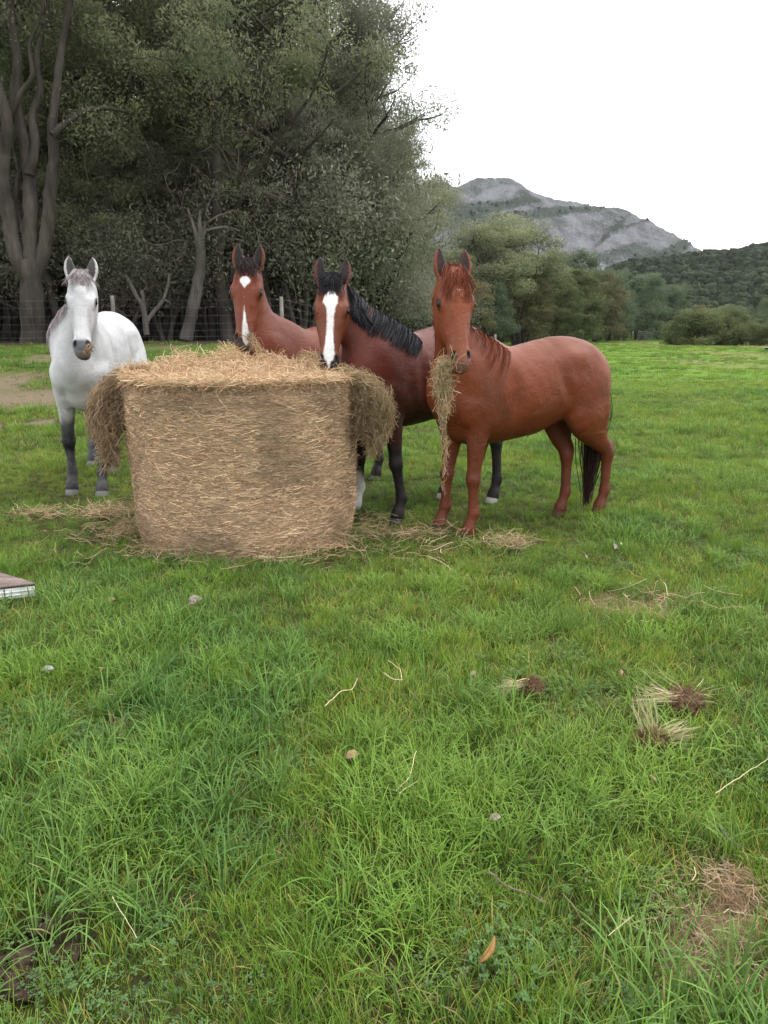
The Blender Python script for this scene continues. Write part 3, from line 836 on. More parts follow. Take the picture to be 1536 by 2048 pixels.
    return dict(root=root, hp=lambda a1, b1, c1: toW(hp(a1, b1, c1)), f=(f @ B), u=(u @ B), a=(a @ B), s=s, k=k)
def legmask(S, i, top):
    """1 below height `top` on leg i"""
    K = S['knees'][i]
    p = S['p']
    d = np.abs(p[:, 1] - (K[1][1] + (K[0][1] - K[1][1]) * np.clip((p[:, 2] - K[1][2]) / (K[0][2] - K[1][2]), 0, 1.4)))
    dx = np.abs(p[:, 0] - (K[1][0] + (K[0][0] - K[1][0]) * np.clip((p[:, 2] - K[1][2]) / (K[0][2] - K[1][2]), 0, 1.4)))
    m = (d < .11) & (dx < .16)
    z = p[:, 2] - S['L'][i][2]
    return m * (1 - smooth(z + .03 * np.sin(p[:, 0] * 40), top - .06, top + .06))

def lerp(C, col, m):
    return C * (1 - m[:, None]) + np.asarray(col) * m[:, None]

def base(S, top, low, face):
    z = S['z']; n = len(z)
    C = np.tile(np.asarray(top, float), (n, 1))
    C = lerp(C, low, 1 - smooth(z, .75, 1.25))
    nz = vnoise(S['p'][:, 0] * 6 + 40, S['z'] * 6 + S['p'][:, 1] * 5)
    C = C * (0.88 + .24 * nz)[:, None]
    C = lerp(C, face, S['head'] * smooth(S['s'], -.05, .1) * .8)
    return C

def paint_chestnut(S):
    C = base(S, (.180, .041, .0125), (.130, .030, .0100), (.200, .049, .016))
    for i in range(4): C = lerp(C, (.125, .034, .017), legmask(S, i, .62) * .6)
    for i in range(4):
        K = S['knees'][i][0]
        d = np.linalg.norm(S['p'] - K, axis=1); C = lerp(C, (.10, .027, .018), (1 - smooth(d, .03, .085)) * .55)
    h = S['head']
    C = lerp(C, (.26, .10, .065), h * smooth(S['s'], .80, .90) * (1 - smooth(np.abs(S['u']), .02, .05)) * .35)
    C = lerp(C, (.16, .085, .06), h * smooth(S['s'], .93, .99) * .8)
    C = lerp(C, (.30, .15, .105), h * smooth(S['s'], .85, .9) * (smooth(np.abs(S['u']), .045, .06)) * .7)
    C = lerp(C, (.55, .38, .30), h * (np.hypot((S['s'] - .225) * .6 / .6, (S['u'] - .004) / 1.6) < .0075) * 1.0)
    C = lerp(C, (.018, .009, .008), S['ear_in'] * .94)
    C = lerp(C, (.018, .013, .012), S['nostril'])
    C = lerp(C, (.022, .009, .007), S['eye'] * .9)
    return C

def blaze_shape(s, w_pts, u, wob=.0022, seed=0.0, c0=0.0):
    w = np.interp(s, [q[0] for q in w_pts], [q[1] for q in w_pts])
    c = np.interp(s, [q[0] for q in w_pts], [q[2] if len(q) > 2 else 0 for q in w_pts])
    wv = (vnoise(s * 60 + seed, u * 120 + 5) - .5) * wob * 2
    return np.clip((w + wv - np.abs(u - c - c0)) / .006, 0, 1)

def bay_common(S, C, black=(.014, .011, .012), legs=(.5, .5, .6, .6)):
    for i in range(4):
        C = lerp(C, black, legmask(S, i, legs[i]) * .95)
    C = lerp(C, (.009, .006, .006), S['ear_in'] * .97)
    tipm = (S['s'] < -.17) & (S['ear_al'] > .66) & S['head']
    C = lerp(C, (.02, .012, .011), tipm * smooth(S['ear_al'], .66, .9))
    return C

def paint_dark_bay(S):
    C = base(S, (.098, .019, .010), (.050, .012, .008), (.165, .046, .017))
    C = bay_common(S, C, legs=(.62, .56, .66, .66))
    # brown stripe down the back of the fore cannon
    h = S['head']
    C = lerp(C, (.018, .016, .019), h * smooth(S['s'], .80, .88))
    bl = blaze_shape(S['s'], [(.14, 0), (.155, .018), (.22, .046), (.28, .050, -.006), (.33, .033, .0), (.45, .024), (.60, .024), (.74, .031), (.84, .040), (.89, .036), (.93, .014), (.98, .008), (1.0, 0)], S['u'])
    C = lerp(C, (.78, .77, .76), bl * h * (S['f'] > -.075))
    for i in (0, 1):
        pass
    C = lerp(C, (.70, .68, .66), legmask(S, 1, .30))
    C = lerp(C, (.012, .011, .012), S['nostril'])
    C = lerp(C, (.012, .010, .010), S['eye'] * .9)
    return C

def paint_bay(S):
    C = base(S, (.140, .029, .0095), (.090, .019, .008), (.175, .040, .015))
    C = bay_common(S, C)
    h = S['head']
    C = lerp(C, (.028, .020, .020), h * smooth(S['s'] + S['u'] * 1.0, .84, .90))
    C = lerp(C, (.13, .085, .055), h * smooth(S['s'], .94, .99) * .7)
    st = blaze_shape(S['s'], [(.17, 0), (.185, .026), (.215, .040), (.25, .034), (.30, .010), (.33, 0)], S['u'])
    sn = blaze_shape(S['s'], [(.50, 0, .004), (.60, .007, .006), (.72, .016, .012), (.80, .022, .018), (.88, .026, .022), (.95, .018, .024), (1.0, 0, .03)], S['u'])
    C = lerp(C, (.78, .76, .75), np.maximum(st, sn) * h * (S['f'] > -.08))
    C = lerp(C, (.014, .012, .012), S['nostril'])
    C = lerp(C, (.015, .011, .010), S['eye'] * .9)
    return C

def paint_grey(S):
    z = S['z']
    C = np.tile(np.array([.72, .72, .73]), (len(z), 1))
    nz = vnoise(S['p'][:, 0] * 9 + 40, S['z'] * 9 + S['p'][:, 1] * 7)
    C = C * (0.93 + .10 * nz)[:, None]
    for i in range(4):
        m = legmask(S, i, .66 if i < 2 else .70)
        C = lerp(C, np.array((.085, .085, .092)), m * .95)
        K = S['knees'][i][0]
        d = np.linalg.norm(S['p'] - K, axis=1); C = lerp(C, (.030, .030, .035), (1 - smooth(d, .06, .14)) * .9)
        C = lerp(C, (.045, .045, .05), legmask(S, i, .20) * .75)
    st = vnoise(S['p'][:, 0] * 60 + S['p'][:, 1] * 60, S['z'] * 14)
    C = np.where(((z < .75)[:, None]), C * (.7 + .6 * st)[:, None], C)
    h = S['head']
    C = lerp(C, (.12, .125, .14), h * smooth(S['s'] + .02 * nz, .83, .89))
    C = lerp(C, (.26, .23, .22), h * smooth(S['s'], .95, .99) * .7)
    C = lerp(C, (.40, .385, .38), h * (1 - smooth(np.abs(np.abs(S['u']) - .060), .0, .022)) * smooth(S['s'], .40, .5) * (1 - smooth(S['s'], .68, .78)) * .55)
    rim = h & (S['s'] < -.02)
    C = lerp(C, (.40, .37, .35), rim * .6)
    C = lerp(C, (.030, .022, .022), S['ear_in'] * .93)
    C = lerp(C, (.02, .02, .022), S['nostril'])
    C = lerp(C, (.03, .028, .03), S['eye'] * .9)
    return C

# chestnut on the right: hooves seen at these pixels
HA = build_horse('horse', 'bright chestnut horse standing at the right with hay hanging from its mouth',
    [gpix(936, 1076), gpix(880, 1060), gpix(1198, 1026), gpix(1120, 1030)], 0.97,
    at(912, 540, 5.12), at(925, 730, 4.90), 0.655, paint_chestnut, (.150, .040, .020), twist=math.radians(-19),
    mane_side=0, mane_len=(.24, .26), mane_n=280, forelock=1.25, ear_out=.10, tail_to=.05, trim=dict(belly=-.015, bulge=.75, tfwd=.03, tail=(.035, .018, .016)), hoofcol=(.07, .030, .020), tail_dx=.02, tail_y0=-.09, shift=.085, headw=1.10, chew=.4)
# dark bay with the blaze
HB = build_horse('horse', 'dark bay horse with broad white blaze and black mane, muzzle on the bale',
    [gpix(795, 1046), gpix(712, 1020), gpix(986, 1004), gpix(888, 996)], 1.03,
    at(664, 556, 5.66), at(657, 737, 5.44), 0.625, paint_dark_bay, (.018, .017, .021), twist=math.radians(2), din_=(.85, .30), arch=.10, shift=.09, heading=(-.70, -.71),
    mane_side=1, mane_len=(.16, .66), mane_gap=[(.42, .60)], mane_n=2600, forelock=.8, ear_out=.14, tail_to=.25,
    hoofcol=[(.05, .05, .055), (.40, .38, .36), (.45, .43, .40), (.45, .43, .40)], chew=0)
# bay with star and snip behind the bale
gp = lambda x, y: np.array([x, y, float(ground_z(x, y))])
HC = build_horse('horse', 'bay horse with white star and white snip, standing behind the hay bale',
    [gp(-.80, 6.65), gp(-1.02, 6.92), gp(-.08, 7.50), gp(-.30, 7.78)], 1.05,
    at(493, 526, 6.42), at(484, 692, 6.22), 0.70, paint_bay, (.032, .022, .022), twist=math.radians(11), din_=(.65, .60),
    mane_side=-1, mane_len=(.22, .22), mane_n=300, forelock=.7, ear_out=.10, tail_to=.22, chew=1.0)
# grey on the left
HD = build_horse('horse', 'white horse with dark knees and grey muzzle, standing left of the bale',
    [gpix(206, 991), gpix(146, 988), gpix(226, 943), gpix(186, 930)], 1.12,
    at(160, 548, 6.30), at(163, 704, 6.08), 0.71, paint_grey, (.30, .26, .26), twist=math.radians(8), heading=(.07, -1.0), trim=dict(wide=.80), wshift=(.20, 0), headw=.98, tone=.74, dust=.3,
    mane_side=-1, mane_len=(.28, .30), mane_n=300, forelock=.7, ear_out=.16, tail_to=.3, hoofcol=(.16, .155, .15), chew=.6)
# ================================================================== hay
def hay_mat():
    N = Nodes('hay stalks', 0.7, 0.25)
    c = N.attr('col')
    N.color(c)
    N.leafy(c, 0.25)
    return N.m
M_HAY = hay_mat()
HAYC = np.array([(.58, .42, .27), (.53, .365, .225), (.68, .53, .36), (.44, .285, .17), (.31, .19, .115), (.56, .45, .29), (.42, .33, .20)])

def hay_cols(n, m, lo=0, dark=0.0, green=0.0, seed=1):
    r = np.random.default_rng(seed)
    c = HAYC[r.integers(0, len(HAYC), n)] * r.uniform(.65, 1.20, (n, 1))
    if green: 
        g = r.random(n) < green
        c[g] = np.array([.33, .30, .135]) * r.uniform(.7, 1.2, (g.sum(), 1))
    return np.repeat(c * (1 - dark), m * 2, 0)

def curly(start, direction, length, bend, m=5, r=rng):
    """stalks: start (n,3), direction (n,3), length (n,), bend amplitude"""
    n = len(start)
    t = np.linspace(0, 1, m)
    b = r.normal(size=(n, 3)); b -= (b * direction).sum(1, keepdims=True) * direction
    b /= np.linalg.norm(b, axis=1, keepdims=True)
    b2 = np.cross(direction, b)
    bend = np.broadcast_to(bend, (n,))
    A = (bend * r.uniform(.2, 1, n))[:, None] * np.sin(t[None] * np.pi * r.uniform(.6, 2.2, (n, 1)))
    Bq = (bend * r.uniform(-.6, .6, n))[:, None] * np.sin(t[None] * np.pi * r.uniform(1.5, 3.4, (n, 1)))
    P = start[:, None] + direction[:, None] * (length[:, None] * (t[None] - .5))[..., None]
    return P + b[:, None] * (A * length[:, None])[..., None] + b2[:, None] * (Bq * length[:, None])[..., None]

def unit(n, r=rng):
    v = r.normal(size=(n, 3)); return v / np.linalg.norm(v, axis=1, keepdims=True)

BX, BY = at(490, 940, 5.53)[0], 5.53
BR, BH = 0.815, 1.19
BZ = float(ground_z(BX, BY)) - .02

def bale_r(th, z):
    """radius of the bale: slumped a little, waist at mid height"""
    n = fbm(np.cos(th) * 2.2 + 7, np.sin(th) * 2.2 + z * 1.6, 3) - .5
    n2 = fbm(th * 9 + 30, z * 22, 3) - .5
    return BR * (1 - .045 * smooth(z, .0, .5) * 0 + .02 * np.cos(2 * th + .6)) - .035 * (1 - smooth(z, 0, .25)) + .07 * n + .022 * n2 - .03 * smooth(z, BH - .09, BH + .02)

bale = empty('hay_bale', (BX, BY, BZ), 'big upright round hay bale with its top pulled loose, in the middle of the horses', 'hay bale')
_nb = Nodes('pressed hay', 0.85, 0.15)
_v = _nb.attr('cyl', out='Vector')
def _mp(sc):
    m = _nb.add('ShaderNodeMapping', Scale=sc); _nb.l.new(_v, m.inputs['Vector']); return m.outputs['Vector']
_f1 = _nb.noise(1.0, 8, _mp((22, 210, 1)), .72)
_f2 = _nb.noise(1.0, 4, _mp((2.4, 3.0, 1)))
_f3 = _nb.noise(1.0, 3, _mp((5.5, 16, 1)))
_c = _nb.ramp(_f1, [(.30, (.10, .058, .036)), (.42, (.34, .22, .135)), (.55, (.54, .39, .26)), (.70, (.70, .55, .39))])
_c = _nb.mix(_nb.ramp(_f2, [(.42, 0.0), (.64, 0.42)]), _c, (.17, .125, .085))
_c = _nb.mix(_nb.ramp(_f3, [(.60, 0.0), (.72, 0.45)]), _c, (.10, .060, .042))
_nb.color(_c); _nb.bump(_f1, 0.9, 0.02)
M_BALE = _nb.m
nt, nz_ = 260, 70
th = np.linspace(0, 2 * np.pi, nt, endpoint=False); zz = np.linspace(0, BH, nz_)
TH, ZZ = np.meshgrid(th, zz, indexing='ij')
RR = bale_r(TH, ZZ)
V = np.stack([BX + RR * np.cos(TH), BY + RR * np.sin(TH), BZ + ZZ], -1).reshape(-1, 3)
i = np.arange(nt)[:, None]; j = np.arange(nz_ - 1)[None]; i2 = (i + 1) % nt
F = np.stack([i * nz_ + j, i2 * nz_ + j, i2 * nz_ + j + 1, i * nz_ + j + 1], -1).reshape(-1, 4)
# top rings
rings = 14; off = len(V); TV = []
for q in range(1, rings + 1):
    k = 1 - q / (rings + .3)
    rr = bale_r(th, np.full(nt, BH)) * k
    x, y = rr * np.cos(th), rr * np.sin(th)
    TV.append(np.stack([BX + x, BY + y, BZ + BH + .035 * (1 - k ** 3) + .05 * (fbm(x * 5 + 3, y * 5, 3) - .5) * min(1, q / 3)], 1))
V = np.concatenate([V] + TV)
F2 = []
prev = np.arange(nt) * nz_ + nz_ - 1
for q in range(rings):
    cur = off + q * nt + np.arange(nt)
    F2.append(np.stack([prev, np.roll(prev, -1), np.roll(cur, -1), cur], 1)); prev = cur
F = np.concatenate([F] + F2)
core = mesh_obj('pressed_hay', V, F, M_BALE, bale)
_a = core.data.attributes.new('cyl', 'FLOAT_VECTOR', 'POINT')
cv = np.concatenate([np.stack([np.minimum(TH, 2 * np.pi - TH) * .82, ZZ, 0 * TH], -1).reshape(-1, 3)] + [np.stack([t_[:, 0] - BX + 3, (t_[:, 1] - BY) * .4, 0 * t_[:, 0]], 1) for t_ in TV])
_a.data.foreach_set('vector', cv.astype(np.float32).ravel())

def add_hay(name, P, W, parent, seed, dark=0.0, green=0.0, kind='stuff', side=None, shade=None):
    V, F = ribbons(P, W, side=side, taper=False)
    c = hay_cols(len(P), P.shape[1], dark=dark, green=green, seed=seed)
    c = c * np.array([1.0, .98, .97])
    if shade is not None: c = c * np.repeat(shade, P.shape[1] * 2)[:, None]
    o = mesh_obj(name, V, F, M_HAY, parent, colors=c, smooth_=False)
    if kind: meta(o, kind=kind)
    return o

r = np.random.default_rng(11)
# stalks wound round the flank, mostly level
n = 44000
th0 = r.uniform(0, 2 * np.pi, n); z0 = r.uniform(0.0, BH, n)
m5 = 5; tq = np.linspace(-.5, .5, 5)
ln = r.gamma(1.8, .021, n).clip(.012, .22); slope = r.normal(0, .20, n); slope[r.random(n) < .12] *= 4
T_ = th0[:, None] + tq[None] * ln[:, None] / BR * np.cos(np.arctan(slope))[:, None]
Z_ = z0[:, None] + tq[None] * (ln * np.sin(np.arctan(slope)))[:, None] + r.normal(0, .0018, (n, 5))
arch = (r.random(n) < .15) * r.uniform(.0, .018, n)
R_ = bale_r(T_, Z_) + .001 + r.uniform(0, .009, n)[:, None] + arch[:, None] * np.cos(tq * np.pi)[None]
stick = r.random(n) < .03
R_[stick] += (tq[None] + .5) * r.uniform(.01, .05, (stick.sum(), 1))
P = np.stack([BX + R_ * np.cos(T_), BY + R_ * np.sin(T_), BZ + np.clip(Z_, .0, BH + .02)], -1)
patch = fbm(np.cos(th0) * 2 + 5, np.sin(th0) * 2 + z0 * 2.4, 3)
add_hay('wound_stalks', P, r.uniform(.0014, .0034, n), bale, 3, shade=(.55 + .75 * r.random(n)) * (.95 + .55 * smooth(1 - patch, .38, .62)),
        side=np.stack([0 * th0, 0 * th0, 1 + 0 * th0], 1) + r.normal(0, .35, (n, 3)))
# loose layer on the top
n = 15000
rad = BR * np.sqrt(r.random(n)) * 1.03; th0 = r.uniform(0, 2 * np.pi, n)
x, y = rad * np.cos(th0), rad * np.sin(th0)
def heap(x, y):
    return (.06 * np.exp(-((x + .05) / .5) ** 2 - ((y - .2) / .4) ** 2) + .14 * np.exp(-((x + .17) / .13) ** 2 - ((y - .45) / .16) ** 2)
            + .11 * np.exp(-((x + .48) / .16) ** 2 - ((y - .25) / .2) ** 2) + .09 * np.exp(-((x - .17) / .16) ** 2 - ((y - .5) / .2) ** 2)
            + .12 * np.exp(-((x - .55) / .16) ** 2 - ((y - .1) / .25) ** 2) + .05 * np.exp(-((x + .75) / .2) ** 2 - ((y + .05) / .4) ** 2))
hz = heap(x, y)
hz = hz * 1.3
st = np.stack([BX + x, BY + y, BZ + BH + .02 + hz * r.uniform(.1, 1, n) + r.uniform(-.01, .03, n)], 1)
d = unit(n, r); d[:, 2] *= .28 + hz * 2.0; d /= np.linalg.norm(d, axis=1, keepdims=True)
add_hay('loose_top_hay', curly(st, d, r.uniform(.05, .20, n), .10, 5, r), r.uniform(.002, .0045, n), bale, 4, green=.05, dark=-.22)

def drape(pts, wid, n, seed, green=.1, dark=.05, name='hanging_hay', thick=.09, ln=(.06, .22), bend=.16, parent=None, down=.5, wdt=(.002, .0045)):
    """a hank of hay along a path of points with widths"""
    r = np.random.default_rng(seed)
    pts = np.asarray(pts, float); wid = np.asarray(wid, float)
    seg = np.linalg.norm(np.diff(pts, axis=0), axis=1); cum = np.concatenate([[0], np.cumsum(seg)])
    wq = np.interp(np.linspace(0, cum[-1], 200), cum, wid); pr = wq / wq.sum()
    t = np.linspace(0, cum[-1], 200)[r.choice(200, n, p=pr)]
    c = np.stack([np.interp(t, cum, pts[:, j]) for j in range(3)], 1)
    w = np.interp(t, cum, wid)
    o = unit(n, r) * (r.random(n) ** .45)[:, None]
    c = c + o * np.stack([w, np.minimum(w, thick), w], 1)
    tg = np.stack([np.interp(t, cum[:-1] + seg / 2, (np.diff(pts, axis=0) / seg[:, None])[:, j]) for j in range(3)], 1)
    d = unit(n, r) * (1 - down) + tg * down * r.choice([-1, 1], n)[:, None]
    d /= np.linalg.norm(d, axis=1, keepdims=True)
    return add_hay(name, curly(c, d, r.uniform(*ln, n), bend, 6, r), r.uniform(*wdt, n), parent, seed, dark=dark, green=green)

top = BZ + BH
# left flap: peeled layer hanging outwards
lf = [at(285, 745, 5.35), at(235, 762, 5.35), at(205, 800, 5.34), at(200, 850, 5.33), at(215, 890, 5.32)]
drape(lf, [.05, .08, .105, .10, .05], 6500, 21, green=.03, dark=.2, parent=bale, thick=.20, down=.66, ln=(.05, .16), bend=.12, wdt=(.0015, .0035))
drape([at(212, 850, 5.3), at(222, 900, 5.3), at(215, 935, 5.3)], [.10, .07, .02], 900, 24, green=.05, dark=.2, parent=bale, thick=.12, down=.45)
drape([at(250, 790, 5.32), at(245, 850, 5.32)], [.07, .05], 1500, 25, green=.0, dark=.35, parent=bale, thick=.2, down=.45)
# right flap
rf = [at(690, 748, 5.40), at(735, 768, 5.40), at(762, 810, 5.40), at(762, 850, 5.40), at(745, 900, 5.40)]
drape(rf, [.05, .08, .105, .095, .045], 5600, 22, green=.35, dark=.05, parent=bale, thick=.20, down=.60, bend=.18, ln=(.05, .16), wdt=(.0015, .0035))
drape([at(722, 800, 5.35), at(728, 870, 5.35)], [.06, .05], 1500, 26, green=.2, dark=.3, parent=bale, thick=.18, down=.4)
# rim rags
n = 1500
th0 = r.uniform(np.pi, 2 * np.pi, n); rr = bale_r(th0, np.full(n, BH))
st = np.stack([BX + rr * np.cos(th0), BY + rr * np.sin(th0), top + r.normal(0, .015, n)], 1)
d = np.stack([np.cos(th0) * .7, np.sin(th0) * .7, r.normal(-.1, .4, n)], 1) + unit(n, r) * .9
d /= np.linalg.norm(d, axis=1, keepdims=True)
add_hay('rim_hay', curly(st, d, r.uniform(.04, .16, n), .15, 5, r), r.uniform(.002, .004, n), bale, 8)

# hay hanging from mouths
hay_grp = 'wisps of hay hanging from the horses'
def mouthful(pts, wid, n, seed, label, **kw):
    o = drape(pts, wid, n, seed, name='hay_wisp', parent=None, **kw)
    o.pop('kind', None) if 'kind' in o else None
    return meta(o, label, 'hay')
m1 = [at(908, 716, 4.97), at(886, 732, 4.97), at(886, 775, 4.98), at(890, 815, 5.0)]
mouthful(m1, [.03, .060, .065, .030], 800, 31, 'thick hank of hay hanging from the mouth of the chestnut horse', green=.35, dark=-.05, thick=.06, down=.62, bend=.2, ln=(.05, .20), wdt=(.002, .004))
mouthful([at(905, 722, 4.95), at(888, 745, 4.93), at(886, 790, 4.95)], [.05, .075, .05], 110, 36, 'few long loose stalks sticking out round the chestnut horses hay', green=.3, thick=.08, down=.25, bend=.15, ln=(.10, .22), wdt=(.0015, .003))
m2 = [at(888, 810, 4.90), at(884, 850, 4.94), at(892, 885, 4.98), at(888, 940, 5.0), at(886, 985, 5.0)]
mouthful(m2, [.04, .022, .018, .008, .004], 260, 32, 'thin trailing end of hay dangling before the chestnut horse', green=.2, dark=.0, thick=.03, down=.6, bend=.25, ln=(.03, .12), wdt=(.002, .004))
mouthful([at(497, 672, 6.15), at(512, 690, 6.15), at(520, 712, 6.15)], [.02, .03, .02], 60, 33, 'few stalks sticking from the mouth of the bay horse', green=.2, dark=.0, down=.6, bend=.2, ln=(.10, .22))
mouthful([at(172, 706, 6.0), at(178, 700, 6.0), at(180, 688, 6.0)], [.02, .03, .015], 140, 34, 'small brown mouthful of hay in the mouth of the white horse', green=.0, dark=.25, down=.2, ln=(.02, .07), bend=.3, wdt=(.003, .006))

# scattered hay on the grass round the bale
n = 1700
r = np.random.default_rng(41)
th0 = r.uniform(np.pi * .95, 2 * np.pi * 1.04, n); rd = BR + r.gamma(1.1, .13, n) - .05
x, y = BX + rd * np.cos(th0) * 1.12, BY + rd * np.sin(th0)
dens = fbm(x * 2.2 + 9, y * 2.2, 3)
keep = (dens > .52) | (r.random(n) < .25) & (rd < BR + .4)
x, y = x[keep], y[keep]
def litter(name, x, y, seed, label, lift=(.03, .10), ln=(.05, .24), flat=.25, w=(.002, .0045), green=.15, dark=.0):
    r = np.random.default_rng(seed); n = len(x)
    st = np.stack([x, y, ground_z(x, y) + r.uniform(*lift, n)], 1)
    d = unit(n, r); d[:, 2] *= flat; d /= np.linalg.norm(d, axis=1, keepdims=True)
    o = add_hay(name, curly(st, d, r.uniform(*ln, n), .12, 5, r), r.uniform(*w, n), None, seed, green=green, dark=dark)
    return meta(o, label, 'hay', kind='stuff')
litter('scattered_hay', x, y, 42, 'loose hay scattered on the grass round the foot of the bale')
def patch_xy(u, v, n, sx, sy, seed):
    r = np.random.default_rng(seed); c = gpix(u, v)
    return c[0] + r.normal(0, sx, n), c[1] + r.normal(0, sy, n)
for (u, v, n, sx, sy, lab) in [(75, 1040, 130, .16, .10, 'small pale scatter of hay on the grass at the far left'),
                               (225, 1035, 330, .12, .10, 'brown heap of dropped hay against the left foot of the bale'),
                               (1018, 1098, 160, .07, .05, 'small tuft of dropped hay below the chestnut horse'),
                               (800, 1085, 300, .36, .10, 'thin hay litter between the bale and the bay horses'),
                               (870, 1120, 120, .5, .14, 'sparse stalks strewn on the grass right of the bale'),
                               (1290, 1215, 90, .20, .15, 'dry straw bits in the grass at the middle right')]:
    x, y = patch_xy(u, v, n, sx, sy, u)
    litter('dropped_hay', x, y, u + 5, lab, green=.25)
# ================================================================== trees
def leaf_mat(name, dark, light, trans=.42):
    N = Nodes(name, 0.6, 0.22)
    c = N.attr('col')
    t = N.attr('tint', 'OBJECT')
    nz = N.noise(.45, 3, N.pos())
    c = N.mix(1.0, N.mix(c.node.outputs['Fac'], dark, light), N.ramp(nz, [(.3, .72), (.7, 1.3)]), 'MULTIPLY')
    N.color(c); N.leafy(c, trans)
    return N.m
M_LEAF = {
    'olive': leaf_mat('olive gum leaves', (.096, .110, .064), (.325, .340, .185)),
    'grey': leaf_mat('grey green gum leaves', (.105, .108, .080), (.310, .308, .225)),
    'deep': leaf_mat('deep green leaves', (.060, .085, .055), (.185, .225, .130)),
    'bright': leaf_mat('fresh green leaves', (.050, .066, .030), (.190, .218, .090)),
    'bronze': leaf_mat('bronze tipped leaves', (.060, .060, .034), (.205, .185, .092)),
}
def bark_mat(name, a, b):
    N = Nodes(name, .9, .15)
    n = N.noise(2.2, 7, N.pos((1.6, 1.6, .35)), .65); n2 = N.noise(.9, 4, N.pos())
    c = N.ramp(n, [(.32, a), (.66, b)])
    N.color(N.mix(N.ramp(n2, [(.45, 0), (.7, .6)]), c, tuple(x * .45 for x in a))); N.bump(n, 1.0, .08)
    return N.m
M_BARK = bark_mat('grey brown bark', (.032, .027, .024), (.105, .088, .078))
M_BARK2 = bark_mat('pale grey limb', (.075, .065, .058), (.180, .158, .142))

